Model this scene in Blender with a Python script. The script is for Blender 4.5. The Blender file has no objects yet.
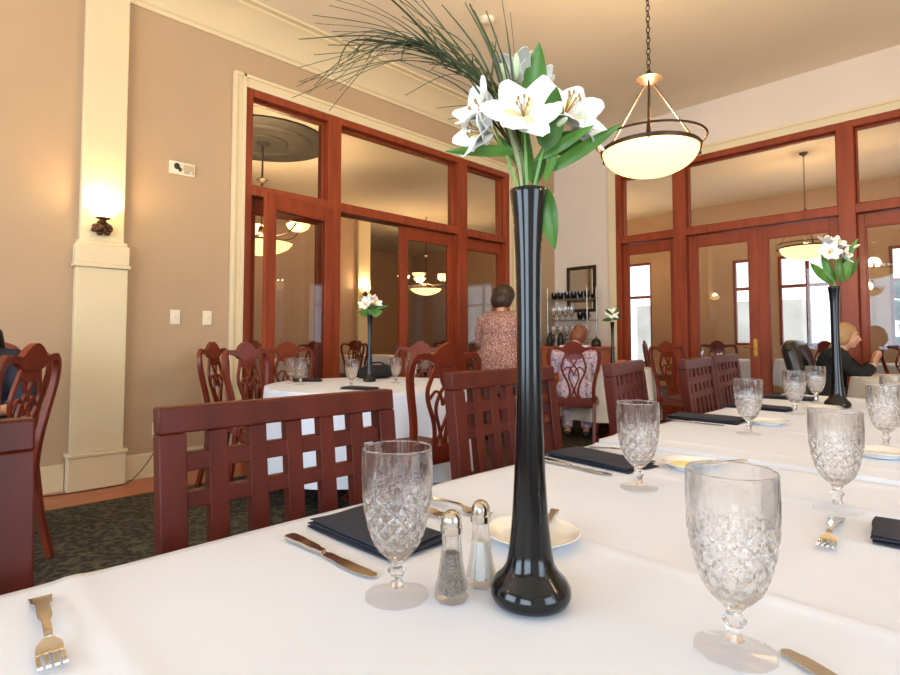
import bpy, bmesh, math, random
from mathutils import Vector, Matrix
PI = math.pi
random.seed(7)
SC = bpy.context.scene
COL = SC.collection
H = 1.075                     # eye height
XL, YB, ZC = -4.752, 6.911, 3.99   # left wall, back wall, ceiling

# ------------------------------------------------------------------ camera
cd = bpy.data.cameras.new('camera'); cam = bpy.data.objects.new('camera', cd); COL.objects.link(cam)
cd.sensor_fit = 'HORIZONTAL'; cd.sensor_width = 36.0
cd.lens = 36.0 * 550.4 / 900.0
cd.shift_y = -23.3 / 900.0
cd.clip_start = 0.02; cd.clip_end = 200
cam.location = (0, 0, H)
cam.rotation_euler = (math.radians(90 + 2.615), 0, math.radians(45.33))
SC.camera = cam

# ------------------------------------------------------------------ world, daylight, exposure
W = bpy.data.worlds.new('daylight'); SC.world = W; W.use_nodes = True
bgn = W.node_tree.nodes['Background']
bgn.inputs[0].default_value = (0.86, 0.93, 1.0, 1); bgn.inputs[1].default_value = 2.6

def area(name, loc, rot, sx, sy, power, col):
    l = bpy.data.lights.new(name, 'AREA'); l.shape = 'RECTANGLE'; l.size = sx; l.size_y = sy
    l.energy = power; l.color = col
    o = bpy.data.objects.new(name, l); o.location = loc; o.rotation_euler = rot; COL.objects.link(o)
    return o
DAY = (0.62, 0.81, 1.0)
FRONT_WIN = [(-2.5, 3.0), (1.9, 3.0)]      # centre x, width on the street wall
RIGHT_WIN = [(0.8, 2.4)]
for i, (x, w) in enumerate(FRONT_WIN):
    area('daylight_front', (x, -4.42, 1.95), (PI/2, 0, 0), w, 2.3, 180, DAY)
for i, (y, w) in enumerate(RIGHT_WIN):
    area('daylight_right', (4.12, y, 1.95), (PI/2, 0, PI/2), w, 2.3, 110, DAY)
BACK_WIN = [(-6.3, .85, .5, 2.9), (-3.8, .55, .95, 2.75), (-2.72, 1.0, .95, 2.75), (-.7, 1.5, .95, 2.75), (1.6, 1.5, .95, 2.75)]  # second and third stand in for street windows reflected in the door glass
for (x, w, z0, z1) in BACK_WIN:
    area('daylight_back', (x, 12.4, (z0+z1)/2), (-PI/2, 0, 0), w, z1-z0, 11*w, DAY)
SC.view_settings.view_transform = 'Standard'
SC.view_settings.look = 'None'
SC.view_settings.exposure = -0.14
SC.view_settings.gamma = 1.0
SC.view_settings.use_curve_mapping = False
WARM = (1.0, 0.75, 0.45)

# ------------------------------------------------------------------ materials
def lin(r, g, b):
    f = lambda c: c/12.92 if c <= .04045 else ((c+.055)/1.055)**2.4
    return (f(r/255), f(g/255), f(b/255), 1)
MT = {}
def mat(name, rgb, rough=.5, metal=0, spec=.5, var=0, vscale=6, bump=0, bscale=80, coat=0, stretch=None, sheen=0, sss=0, emit=0, ecol=None):
    m = bpy.data.materials.new(name); m.use_nodes = True
    nt = m.node_tree; b = nt.nodes['Principled BSDF']
    b.inputs['Roughness'].default_value = rough; b.inputs['Metallic'].default_value = metal
    b.inputs['Specular IOR Level'].default_value = spec
    b.inputs['Coat Weight'].default_value = coat; b.inputs['Coat Roughness'].default_value = .12
    if sheen: b.inputs['Sheen Weight'].default_value = sheen
    if sss:
        b.inputs['Subsurface Weight'].default_value = sss; b.inputs['Subsurface Radius'].default_value = (.01, .006, .004)
    c = lin(*rgb)
    b.inputs['Base Color'].default_value = c
    if emit:
        b.inputs['Emission Color'].default_value = lin(*(ecol or rgb)); b.inputs['Emission Strength'].default_value = emit
    tc = nt.nodes.new('ShaderNodeTexCoord'); vec = tc.outputs['Object']
    if stretch:
        mp = nt.nodes.new('ShaderNodeMapping'); mp.inputs['Scale'].default_value = stretch
        nt.links.new(vec, mp.inputs[0]); vec = mp.outputs[0]
    if var:
        n = nt.nodes.new('ShaderNodeTexNoise'); n.inputs['Scale'].default_value = vscale; n.inputs['Detail'].default_value = 5
        nt.links.new(vec, n.inputs['Vector'])
        r = nt.nodes.new('ShaderNodeValToRGB')
        r.color_ramp.elements[0].position = .3; r.color_ramp.elements[1].position = .7
        r.color_ramp.elements[0].color = tuple(max(0, x*(1-var)) for x in c[:3]) + (1,)
        r.color_ramp.elements[1].color = tuple(min(1, x*(1+var)) for x in c[:3]) + (1,)
        nt.links.new(n.outputs['Fac'], r.inputs[0]); nt.links.new(r.outputs[0], b.inputs['Base Color'])
    if bump:
        n2 = nt.nodes.new('ShaderNodeTexNoise'); n2.inputs['Scale'].default_value = bscale; n2.inputs['Detail'].default_value = 3
        nt.links.new(vec, n2.inputs['Vector'])
        bp = nt.nodes.new('ShaderNodeBump'); bp.inputs['Strength'].default_value = bump; bp.inputs['Distance'].default_value = .004
        nt.links.new(n2.outputs['Fac'], bp.inputs['Height']); nt.links.new(bp.outputs[0], b.inputs['Normal'])
    MT[name] = m
    return m
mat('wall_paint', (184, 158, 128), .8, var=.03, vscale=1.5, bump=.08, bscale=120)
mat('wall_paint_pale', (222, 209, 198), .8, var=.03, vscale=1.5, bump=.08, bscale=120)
mat('ceiling_paint', (238, 224, 202), .85, var=.04, vscale=.8, bump=.1, bscale=60)
mat('hall_paint', (190, 158, 132), .8, var=.05, vscale=1.2)
mat('cream_trim', (224, 208, 172), .5, var=.02, vscale=2)
mat('mahogany', (142, 62, 33), .42, spec=.3, var=.22, vscale=5, stretch=(3, 3, .35), coat=.05, bump=.03, bscale=30)
mat('chair_red', (84, 29, 18), .42, spec=.22, var=.25, vscale=8, stretch=(2, 2, .5), coat=.03)
mat('chair_brown', (112, 40, 20), .34, spec=.4, var=.25, vscale=7, stretch=(2, 2, .5), coat=.1)
mat('seat_leather', (38, 28, 26), .45, var=.1)
mat('seat_fabric', (92, 52, 40), .8, var=.2, vscale=30)
mat('oak_strip', (172, 98, 58), .4, var=.2, vscale=6, stretch=(8, .6, 1), coat=.2)
mat('linen', (219, 225, 238), .82, var=.012, vscale=3, bump=.12, bscale=600, sheen=.1)
mat('linen_warm', (226, 220, 208), .85, var=.015, vscale=3, bump=.12, bscale=500)
mat('napkin_cloth', (44, 48, 62), .85, var=.12, vscale=60, bump=.3, bscale=700)
mat('black_glaze', (5, 6, 8), .15, spec=.5)
mat('silver', (205, 200, 190), .16, metal=1)
mat('chrome', (215, 210, 205), .12, metal=1)
mat('brass', (196, 150, 70), .25, metal=1)
mat('bronze', (58, 42, 30), .45, metal=.5, var=.3, vscale=20)
mat('china', (236, 234, 228), .15, coat=.4)
mat('butter', (238, 222, 150), .5)
mat('salt', (238, 236, 230), .8, bump=.4, bscale=400)
mat('pepper', (120, 110, 98), .8, var=.6, vscale=400)
mat('petal', (248, 246, 240), .5, sss=.15, var=.02, vscale=60)
mat('petal_throat', (238, 228, 172), .5, var=.1, vscale=80)
mat('anther', (176, 130, 60), .6)
mat('bud', (214, 226, 180), .5, var=.1, vscale=60)
mat('leaf', (84, 132, 44), .38, var=.25, vscale=25, stretch=(1, 1, .4))
mat('leaf_dark', (62, 102, 36), .38, var=.25, vscale=25)
mat('flower_stem', (120, 168, 80), .45, var=.15, vscale=30)
mat('grass_blade', (74, 82, 46), .5, var=.35, vscale=18)
mat('grass_sheath', (168, 172, 124), .5, var=.15, vscale=40)
mat('lamp_glass', (255, 214, 150), .35, emit=2.6, ecol=(255, 214, 140))
mat('sconce_glass', (255, 220, 160), .35, emit=9, ecol=(255, 214, 140))
mat('sconce_metal', (92, 62, 38), .45, metal=.6, var=.4, vscale=40)
mat('plastic_cream', (232, 222, 200), .4)
mat('dark_plastic', (30, 28, 28), .4)
mat('leather_black', (24, 20, 20), .38, var=.2, vscale=10, coat=.2)
mat('skin', (214, 160, 130), .5, var=.05, vscale=12, sss=.05)
mat('hair_brown', (58, 38, 28), .5, var=.3, vscale=40, stretch=(6, 6, .6))
mat('hair_dark', (26, 18, 16), .45, var=.3, vscale=40, stretch=(6, 6, .6))
mat('hair_red', (122, 72, 46), .5, var=.25, vscale=40, stretch=(6, 6, .6))
mat('hair_blonde', (176, 138, 92), .5, var=.25, vscale=40, stretch=(6, 6, .6))
mat('cloth_black', (22, 22, 26), .85, var=.1)
mat('cloth_navy', (40, 40, 54), .85, var=.1)
mat('trouser_dark', (50, 44, 44), .85, var=.1)
mat('mirror_glass', (225, 228, 228), .03, metal=1)
mat('counter_wood', (188, 104, 62), .4, var=.15, vscale=6, stretch=(.6, 4, 4))
mat('wire_metal', (150, 146, 138), .3, metal=1)
mat('disc_paint', (24, 23, 22), .6, var=.2, vscale=3)
mat('orange_card', (206, 104, 62), .6)
mat('street_wall', (206, 204, 200), .9, var=.3, vscale=.6)
mat('street_ground', (176, 174, 170), .9, var=.1)
mat('foliage', (60, 86, 50), .7, var=.4, vscale=6)
mat('cable', (70, 58, 46), .6)

def floral(name, base, spots, scale, thr):
    m = mat(name, base, .85); nt = m.node_tree; b = nt.nodes['Principled BSDF']
    tc = nt.nodes.new('ShaderNodeTexCoord'); last = None
    prev = lin(*base)
    mixsrc = None
    for i, (c, s, t) in enumerate(spots):
        v = nt.nodes.new('ShaderNodeTexNoise'); v.inputs['Scale'].default_value = s; v.inputs['Detail'].default_value = 2
        nt.links.new(tc.outputs['Object'], v.inputs['Vector'])
        r = nt.nodes.new('ShaderNodeValToRGB'); r.color_ramp.elements[0].position = t; r.color_ramp.elements[1].position = t+.03
        nt.links.new(v.outputs['Fac'], r.inputs[0])
        mx = nt.nodes.new('ShaderNodeMix'); mx.data_type = 'RGBA'
        nt.links.new(r.outputs[0], mx.inputs[0])
        if mixsrc is None: mx.inputs[6].default_value = prev
        else: nt.links.new(mixsrc, mx.inputs[6])
        mx.inputs[7].default_value = lin(*c)
        mixsrc = mx.outputs[2]
    nt.links.new(mixsrc, b.inputs['Base Color'])
floral('blouse_print', (168, 100, 90), [((216, 190, 180), 85, .54), ((96, 46, 42), 100, .54), ((228, 214, 206), 140, .6)], 0, 0)
floral('dress_print', (222, 206, 222), [((170, 140, 190), 24, .56), ((206, 120, 160), 30, .6), ((246, 244, 248), 34, .58)], 0, 0)

def carpet():
    m = mat('carpet', (46, 43, 34), .95); nt = m.node_tree; b = nt.nodes['Principled BSDF']
    tc = nt.nodes.new('ShaderNodeTexCoord')
    mp = nt.nodes.new('ShaderNodeMapping'); mp.inputs['Rotation'].default_value = (0, 0, .6)
    nt.links.new(tc.outputs['Object'], mp.inputs[0])
    v = nt.nodes.new('ShaderNodeTexVoronoi'); v.inputs['Scale'].default_value = 30; nt.links.new(mp.outputs[0], v.inputs['Vector'])
    n = nt.nodes.new('ShaderNodeTexNoise'); n.inputs['Scale'].default_value = 40; n.inputs['Detail'].default_value = 6
    nt.links.new(tc.outputs['Object'], n.inputs['Vector'])
    ad = nt.nodes.new('ShaderNodeMath'); ad.operation = 'MULTIPLY'
    nt.links.new(v.outputs['Distance'], ad.inputs[0]); nt.links.new(n.outputs['Fac'], ad.inputs[1])
    r = nt.nodes.new('ShaderNodeValToRGB'); e = r.color_ramp.elements
    e[0].position = .08; e[0].color = lin(20, 19, 17); e[1].position = .42; e[1].color = lin(84, 78, 56)
    x = e.new(.2); x.color = lin(40, 37, 29)
    nt.links.new(ad.outputs[0], r.inputs[0]); nt.links.new(r.outputs[0], b.inputs['Base Color'])
    bp = nt.nodes.new('ShaderNodeBump'); bp.inputs['Strength'].default_value = .6; nt.links.new(n.outputs['Fac'], bp.inputs['Height'])
    nt.links.new(bp.outputs[0], b.inputs['Normal'])
carpet()

def glassy(name, ior, tfac, rough=0.0, col=(1, 1, 1, 1)):
    m = bpy.data.materials.new(name); m.use_nodes = True; nt = m.node_tree
    nt.nodes.remove(nt.nodes['Principled BSDF']); out = nt.nodes['Material Output']
    g = nt.nodes.new('ShaderNodeBsdfGlass'); g.inputs['IOR'].default_value = ior; g.inputs['Roughness'].default_value = rough
    g.inputs['Color'].default_value = col
    t = nt.nodes.new('ShaderNodeBsdfTransparent'); t.inputs[0].default_value = col
    x = nt.nodes.new('ShaderNodeMixShader'); x.inputs[0].default_value = tfac
    nt.links.new(g.outputs[0], x.inputs[1]); nt.links.new(t.outputs[0], x.inputs[2]); nt.links.new(x.outputs[0], out.inputs[0])
    MT[name] = m
glassy('crystal', 1.5, .22)
glassy('shaker_glass', 1.4, .5)
glassy('crystal_thin', 1.4, .72)
def pane_mat():
    m = bpy.data.materials.new('window_glass'); m.use_nodes = True; nt = m.node_tree
    nt.nodes.remove(nt.nodes['Principled BSDF']); out = nt.nodes['Material Output']
    t = nt.nodes.new('ShaderNodeBsdfTransparent'); t.inputs[0].default_value = (.97, .97, .96, 1)
    g = nt.nodes.new('ShaderNodeBsdfGlossy'); g.inputs['Roughness'].default_value = .01
    lw = nt.nodes.new('ShaderNodeLayerWeight'); lw.inputs[0].default_value = .5
    pw = nt.nodes.new('ShaderNodeMath'); pw.operation = 'POWER'; pw.inputs[1].default_value = 4.0
    nt.links.new(lw.outputs['Facing'], pw.inputs[0])
    f = nt.nodes.new('ShaderNodeMath'); f.operation = 'MULTIPLY_ADD'; f.inputs[1].default_value = .8; f.inputs[2].default_value = .03
    nt.links.new(pw.outputs[0], f.inputs[0])
    x = nt.nodes.new('ShaderNodeMixShader')
    nt.links.new(f.outputs[0], x.inputs[0]); nt.links.new(t.outputs[0], x.inputs[1]); nt.links.new(g.outputs[0], x.inputs[2])
    nt.links.new(x.outputs[0], out.inputs[0]); MT['window_glass'] = m
pane_mat()

# ------------------------------------------------------------------ mesh helpers
class MB:
    def __init__(s): s.bm = bmesh.new(); s.xf = None
    def _v(s, p):
        p = Vector(p)
        return s.bm.verts.new(s.xf @ p if s.xf is not None else p)
    def _f(s, vs):
        try: return s.bm.faces.new(vs)
        except ValueError: return None
    def box(s, c, d, rot=None):
        cx, cy, cz = c; R = rot or Matrix.Identity(3); vs = []
        for k in range(8):
            o = Vector(((-1, 1)[k & 1]*d[0]/2, (-1, 1)[k >> 1 & 1]*d[1]/2, (-1, 1)[k >> 2]*d[2]/2))
            vs.append(s._v(Vector(c) + R @ o))
        for q in ((0, 2, 3, 1), (4, 5, 7, 6), (0, 1, 5, 4), (2, 6, 7, 3), (0, 4, 6, 2), (1, 3, 7, 5)): s._f([vs[i] for i in q])
        return s
    def span(s, a, b):
        return s.box([(a[i]+b[i])/2 for i in range(3)], [abs(b[i]-a[i]) for i in range(3)])
    def hexa(s, pts):       # 8 corners ordered like box
        vs = [s._v(p) for p in pts]
        for q in ((0, 2, 3, 1), (4, 5, 7, 6), (0, 1, 5, 4), (2, 6, 7, 3), (0, 4, 6, 2), (1, 3, 7, 5)): s._f([vs[i] for i in q])
        return s
    def rings(s, rows, close=True, cap0=True, cap1=True):
        n = len(rows[0]); m = n if close else n-1
        for a, b in zip(rows, rows[1:]):
            for i in range(m):
                j = (i+1) % n
                s._f([a[i], a[j], b[j], b[i]])
        if close:
            if cap0: s._f(list(reversed(rows[0])))
            if cap1: s._f(rows[-1])
    def tube(s, pts, r, n=8, flat=1.0, up=None):
        pts = [Vector(p) for p in pts]; N = len(pts)
        rs = r if isinstance(r, (list, tuple)) else [r]*N
        rows = []; ref = Vector(up) if up else None; prev = None
        for i, p in enumerate(pts):
            t = (pts[min(i+1, N-1)] - pts[max(i-1, 0)])
            t = t.normalized() if t.length > 1e-9 else Vector((0, 0, 1))
            if ref is not None: a = ref - t*ref.dot(t)
            elif prev is not None: a = prev - t*prev.dot(t)
            else:
                a = Vector((0, 0, 1)) if abs(t.z) < .8 else Vector((1, 0, 0)); a = a - t*a.dot(t)
            a = a.normalized() if a.length > 1e-6 else t.orthogonal().normalized(); prev = a; b = t.cross(a)
            rows.append([s._v(p + a*math.cos(2*PI*k/n)*rs[i]*flat + b*math.sin(2*PI*k/n)*rs[i]) for k in range(n)])
        s.rings(rows); return s
    def strip(s, pts, w, t, up):       # rectangular section: w across, t along 'up'
        pts = [Vector(p) for p in pts]; N = len(pts); ws = w if isinstance(w, (list, tuple)) else [w]*N
        rows = []; up = Vector(up)
        for i, p in enumerate(pts):
            d = (pts[min(i+1, N-1)] - pts[max(i-1, 0)]).normalized()
            a = (up - d*up.dot(d)).normalized(); b = d.cross(a)
            h = ws[i]/2
            rows.append([s._v(p + b*h + a*t/2), s._v(p - b*h + a*t/2), s._v(p - b*h - a*t/2), s._v(p + b*h - a*t/2)])
        s.rings(rows); return s
    def lathe(s, prof, n=32, c=(0, 0, 0), mod=None, cap0=True, cap1=True):
        rows = []
        for (r, z) in prof:
            row = []
            for k in range(n):
                a = 2*PI*k/n; rr = r + (mod(a, z, r) if mod else 0)
                row.append(s._v((c[0]+rr*math.cos(a), c[1]+rr*math.sin(a), c[2]+z)))
            rows.append(row)
        s.rings(rows, True, cap0, cap1); return s
    def ell(s, c, r, nu=16, nv=10, M=None):
        M = M or Matrix.Identity(3); rows = []; c = Vector(c)
        top = s._v(c + M @ Vector((0, 0, r[2]))); bot = s._v(c + M @ Vector((0, 0, -r[2])))
        for j in range(1, nv):
            t = PI*j/nv - PI/2
            rows.append([s._v(c + M @ Vector((r[0]*math.cos(t)*math.cos(2*PI*k/nu), r[1]*math.cos(t)*math.sin(2*PI*k/nu), r[2]*math.sin(t)))) for k in range(nu)])
        s.rings(rows, True, False, False)
        for k in range(nu):
            s._f([rows[0][(k+1) % nu], rows[0][k], bot]); s._f([rows[-1][k], rows[-1][(k+1) % nu], top])
        return s
    def grid(s, f, nu, nv, thick=0):
        P = [[Vector(f(i/nu, j/nv)) for j in range(nv+1)] for i in range(nu+1)]
        if not thick:
            V = [[s._v(p) for p in row] for row in P]
            for i in range(nu):
                for j in range(nv): s._f([V[i][j], V[i+1][j], V[i+1][j+1], V[i][j+1]])
            return s
        Nn = [[None]*(nv+1) for _ in range(nu+1)]
        for i in range(nu+1):
            for j in range(nv+1):
                a = P[min(i+1, nu)][j]-P[max(i-1, 0)][j]; b = P[i][min(j+1, nv)]-P[i][max(j-1, 0)]
                c = a.cross(b); Nn[i][j] = c.normalized() if c.length > 1e-12 else Vector((0, 0, 1))
        A = [[s._v(P[i][j]+Nn[i][j]*thick/2) for j in range(nv+1)] for i in range(nu+1)]
        B = [[s._v(P[i][j]-Nn[i][j]*thick/2) for j in range(nv+1)] for i in range(nu+1)]
        for i in range(nu):
            for j in range(nv):
                s._f([A[i][j], A[i+1][j], A[i+1][j+1], A[i][j+1]]); s._f([B[i][j+1], B[i+1][j+1], B[i+1][j], B[i][j]])
        for i in range(nu):
            s._f([A[i+1][0], A[i][0], B[i][0], B[i+1][0]]); s._f([A[i][nv], A[i+1][nv], B[i+1][nv], B[i][nv]])
        for j in range(nv):
            s._f([A[0][j], A[0][j+1], B[0][j+1], B[0][j]]); s._f([A[nu][j+1], A[nu][j], B[nu][j], B[nu][j+1]])
        return s
    def build(s, name, m, parent=None, loc=(0, 0, 0), rz=0, bevel=0, sharp=38, remesh=0, smooth=True):
        bm = s.bm; bm.normal_update()
        bmesh.ops.recalc_face_normals(bm, faces=bm.faces)
        if smooth:
            ca = math.radians(sharp)
            for f in bm.faces: f.smooth = True
            for e in bm.edges:
                if len(e.link_faces) == 2 and e.calc_face_angle(0) > ca: e.smooth = False
        me = bpy.data.meshes.new(name); bm.to_mesh(me); bm.free()
        me.materials.append(MT[m] if isinstance(m, str) else m)
        o = bpy.data.objects.new(name, me); COL.objects.link(o)
        o.location = loc; o.rotation_euler = (0, 0, rz)
        if parent: o.parent = parent
        if bevel:
            b = o.modifiers.new('edge', 'BEVEL'); b.width = bevel; b.segments = 2; b.limit_method = 'ANGLE'; b.angle_limit = math.radians(40)
        if remesh:
            r = o.modifiers.new('skin', 'REMESH'); r.mode = 'VOXEL'; r.voxel_size = remesh; r.use_smooth_shade = True
            k = o.modifiers.new('soften', 'SMOOTH'); k.factor = .6; k.iterations = 5
        return o
def tag(o, label, cat, group=None, kind=None):
    if label: o['label'] = label
    if cat: o['category'] = cat
    if group: o['group'] = group
    if kind: o['kind'] = kind
    return o
def thing(name, label, cat, loc=(0, 0, 0), rz=0, group=None):
    o = bpy.data.objects.new(name, None); COL.objects.link(o); o.empty_display_size = .05
    o.location = loc; o.rotation_euler = (0, 0, rz)
    return tag(o, label, cat, group)
def dup(root, loc, rz, label, group=None, scale=1):
    r = root.copy(); COL.objects.link(r); r.location = loc; r.rotation_euler = (0, 0, rz); r['label'] = label
    r.scale = (scale,)*3
    if group: r['group'] = group
    for ch in list(root.children):
        c = ch.copy(); COL.objects.link(c); c.parent = r
        for g in list(ch.children):
            d = g.copy(); COL.objects.link(d); d.parent = c
    return r
def struct(o, label, cat): return tag(o, label, cat, None, 'structure')
def spline(pts, k=6):
    P = [Vector(p) for p in pts]; out = []
    for i in range(len(P)-1):
        p0 = P[max(i-1, 0)]; p1 = P[i]; p2 = P[i+1]; p3 = P[min(i+2, len(P)-1)]
        for j in range(k):
            t = j/k
            out.append(.5*((2*p1)+(p2-p0)*t+(2*p0-5*p1+4*p2-p3)*t*t+(3*p1-p0-3*p2+p3)*t**3))
    out.append(P[-1]); return out
def face_to(fx, fy): return math.atan2(-fx, fy)      # rotation that turns local +Y to (fx, fy)
def rotz(a): return Matrix.Rotation(a, 3, 'Z')

# ------------------------------------------------------------------ room shell
def wall_x(name, x0, x1, ya, yb, holes, label, m):      # slab in the y-z plane; holes = (y0,y1,z0,z1) sorted in y
    b = MB(); y = ya
    for (h0, h1, z0, z1) in holes:
        b.span((x0, y, 0), (x1, h0, ZC))
        if z0 > 0: b.span((x0, h0, 0), (x1, h1, z0))
        b.span((x0, h0, z1), (x1, h1, ZC)); y = h1
    b.span((x0, y, 0), (x1, yb, ZC))
    return struct(b.build(name, m, smooth=False), label, 'wall')
def wall_y(name, y0, y1, xa, xb, holes, label, m):
    b = MB(); x = xa
    for (h0, h1, z0, z1) in holes:
        b.span((x, y0, 0), (h0, y1, ZC))
        if z0 > 0: b.span((h0, y0, 0), (h1, y1, z0))
        b.span((h0, y0, z1), (h1, y1, ZC)); x = h1
    b.span((x, y0, 0), (xb, y1, ZC))
    return struct(b.build(name, m, smooth=False), label, 'wall')
ZT, ZM, ZD = 3.339, 2.466, 2.37
struct(MB().span((-15, -4.8, -.1), (4.5, 12.8, 0)).build('floor', 'carpet', smooth=False), 'dark patterned carpet covering the dining room', 'floor')
struct(MB().span((-15, -4.8, ZC), (4.5, 12.8, ZC+.1)).build('ceiling', 'ceiling_paint', smooth=False), 'tan painted ceiling', 'ceiling')
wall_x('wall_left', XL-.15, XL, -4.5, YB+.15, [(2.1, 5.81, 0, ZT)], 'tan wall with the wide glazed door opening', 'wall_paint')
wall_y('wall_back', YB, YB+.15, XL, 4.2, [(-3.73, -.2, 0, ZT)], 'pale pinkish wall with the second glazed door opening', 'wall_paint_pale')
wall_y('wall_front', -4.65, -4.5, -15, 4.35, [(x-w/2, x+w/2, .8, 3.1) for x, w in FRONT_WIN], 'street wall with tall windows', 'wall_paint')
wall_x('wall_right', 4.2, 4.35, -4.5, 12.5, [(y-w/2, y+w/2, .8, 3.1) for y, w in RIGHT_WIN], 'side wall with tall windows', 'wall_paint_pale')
wall_x('wall_hall', -10.65, -10.5, -4.5, 7.7, [], 'far tan wall of the adjoining dining room', 'hall_paint')
wall_x('wall_outer', -14.65, -14.5, -4.5, 12.5, [], 'distant brown wall beyond the adjoining room', 'hall_paint')
wall_y('wall_rear', 12.5, 12.65, -14.65, 4.35, [(x-w/2, x+w/2, z0, z1) for x, w, z0, z1 in BACK_WIN], 'window wall of the room behind the glazed doors', 'hall_paint')
struct(MB().span((XL, -4.5, 0), (-4.27, YB, .004)).build('floor_border', 'oak_strip', smooth=False), 'orange wood strip floor along the wall beside the carpet', 'floor')
# windows: timber frame with a meeting rail and a mullion, one pane
WN = [0]
def window(label, c, axis, w, z0, z1, m='mahogany'):
    WN[0] += 1; b = MB(); t = .05; hw = w/2
    def bx(u0, u1, a, bb):
        if axis == 'x': b.span((c[0]+u0, c[1]-.04, a), (c[0]+u1, c[1]+.04, bb))
        else: b.span((c[0]-.04, c[1]+u0, a), (c[0]+.04, c[1]+u1, bb))
    bx(-hw, hw, z0, z0+t); bx(-hw, hw, z1-t, z1); bx(-hw, -hw+t, z0+t, z1-t); bx(hw-t, hw, z0+t, z1-t)
    zt = z0+(z1-z0)*.66
    bx(-hw+t, hw-t, zt-.03, zt+.03)
    if w > .9:
        bx(-.03, .03, z0+t, zt-.03); bx(-.03, .03, zt+.03, z1-t)
    f = struct(b.build('window_%d' % WN[0], m, bevel=.004), label, 'window')
    p = MB()
    if axis == 'x': p.box((c[0], c[1], (z0+z1)/2), (w-.06, .008, z1-z0-.06))
    else: p.box((c[0], c[1], (z0+z1)/2), (.008, w-.06, z1-z0-.06))
    p.build('pane', 'window_glass', f, smooth=False)
    return f
for i, (x, w) in enumerate(FRONT_WIN): window('tall street window behind the viewer, number %d along the front wall' % (i+1), (x, -4.58), 'x', w, .8, 3.1)
for i, (y, w) in enumerate(RIGHT_WIN): window('tall side window out of view, number %d along the side wall' % (i+1), (4.28, y), 'y', w, .8, 3.1)
BL = ['narrow bright window far behind the left sidelight of the back doors', 'narrow bright window standing in for a reflection in the left leaf of the back doors',
      'bright two-light window standing in for a reflection in the right leaf of the back doors', 'bright window behind the person in black', 'window at the far right of the room behind']
for (x, w, z0, z1), l in zip(BACK_WIN, BL): window(l, (x, 12.57), 'x', w, z0, z1)
# street outside the rear windows
struct(MB().span((-20, 12.8, -.3), (10, 30, -.12)).build('ground_outside', 'street_ground', smooth=False), 'pale street outside the far windows', 'ground')
tag(MB().span((-12, 24, -.12), (-5.4, 27, 2.6)).build('street_building', 'street_wall', smooth=False), 'pale low building across the street outside', 'building')
sh = MB()
for k in range(60):
    sh.ell((-1.0+random.uniform(-.7, .9), 14.2+random.uniform(-.3, .3), random.uniform(.2, 2.1)), (.22, .2, .2), 7, 5)
tag(sh.build('street_shrub', 'foliage'), 'dark green shrub outside the far right window', 'shrub')

# left timber screen --------------------------------------------------
b = MB()
fx0, fx1 = XL-.17, XL+.03
for (a, c) in ((2.1, 2.17), (2.957, 3.11), (4.82, 4.98), (5.74, 5.81)): b.span((fx0, a, 0), (fx1, c, ZT))
b.span((fx0, 2.17, 3.27), (fx1-.005, 5.74, ZT)); b.span((fx0, 2.17, ZD), (fx1-.004, 5.74, ZM))
for (a, c) in ((2.17, 2.957), (3.11, 4.82), (4.98, 5.74)):      # glazing beads
    b.span((XL-.09, a, ZM), (XL-.05, c, ZM+.022)); b.span((XL-.09, a, 3.248), (XL-.05, c, 3.27))
    b.span((XL-.09, a, ZM+.022), (XL-.05, a+.022, 3.248)); b.span((XL-.09, c-.022, ZM+.022), (XL-.05, c, 3.248))
f = struct(b.build('trim_1', 'mahogany', bevel=.006), 'red timber door frame with transoms in the tan wall', 'door frame')
for (a, c) in ((2.17, 2.957), (3.11, 4.82), (4.98, 5.74)):
    MB().span((XL-.074, a, ZM), (XL-.066, c, 3.27)).build('transom_pane', 'window_glass', f, smooth=False)
b = MB()
for (a, c) in ((1.99, 2.1), (5.81, 5.92)):
    b.span((XL, a, 0), (XL+.035, c, ZT+.11)); b.span((XL+.035, a, 0), (XL+.05, a+.03, ZT+.11)); b.span((XL+.035, c-.03, 0), (XL+.05, c, ZT+.11))
b.span((XL, 2.1, ZT), (XL+.035, 5.81, ZT+.11)); b.span((XL+.035, 2.02, ZT+.08), (XL+.05, 5.89, ZT+.11))
struct(b.build('trim_2', 'cream_trim', bevel=.004), 'cream casing around the red timber doors in the tan wall', 'trim')
# back timber screen
b = MB(); fy0, fy1 = YB-.03, YB+.17
for (a, c) in ((-3.73, -3.66), (-2.94, -2.78), (-1.2, -1.05), (-.27, -.2)): b.span((a, fy0, 0), (c, fy1, ZT))
b.span((-3.66, fy0+.005, 3.27), (-.27, fy1, ZT)); b.span((-3.66, fy0+.004, ZD), (-.27, fy1, ZM))
for (a, c) in ((-3.66, -2.94), (-2.78, -1.2), (-1.05, -.27)):
    b.span((a, YB+.05, ZM), (c, YB+.09, ZM+.022)); b.span((a, YB+.05, 3.248), (c, YB+.09, 3.27))
    b.span((a, YB+.05, ZM+.022), (a+.022, YB+.09, 3.248)); b.span((c-.022, YB+.05, ZM+.022), (c, YB+.09, 3.248))
f = struct(b.build('trim_3', 'mahogany', bevel=.006), 'red timber door frame with transoms in the pale back wall', 'door frame')
for (a, c) in ((-3.66, -2.94), (-2.78, -1.2), (-1.05, -.27)):
    MB().span((a, YB+.066, ZM), (c, YB+.074, 3.27)).build('transom_pane', 'window_glass', f, smooth=False)
b = MB()
for (a, c) in ((-3.84, -3.73), (-.2, -.09)): b.span((a, YB-.035, 0), (c, YB, ZT+.11))
b.span((-3.73, YB-.035, ZT), (-.2, YB, ZT+.11)); b.span((-3.8, YB-.05, ZT+.08), (-.12, YB-.035, ZT+.11))
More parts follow.
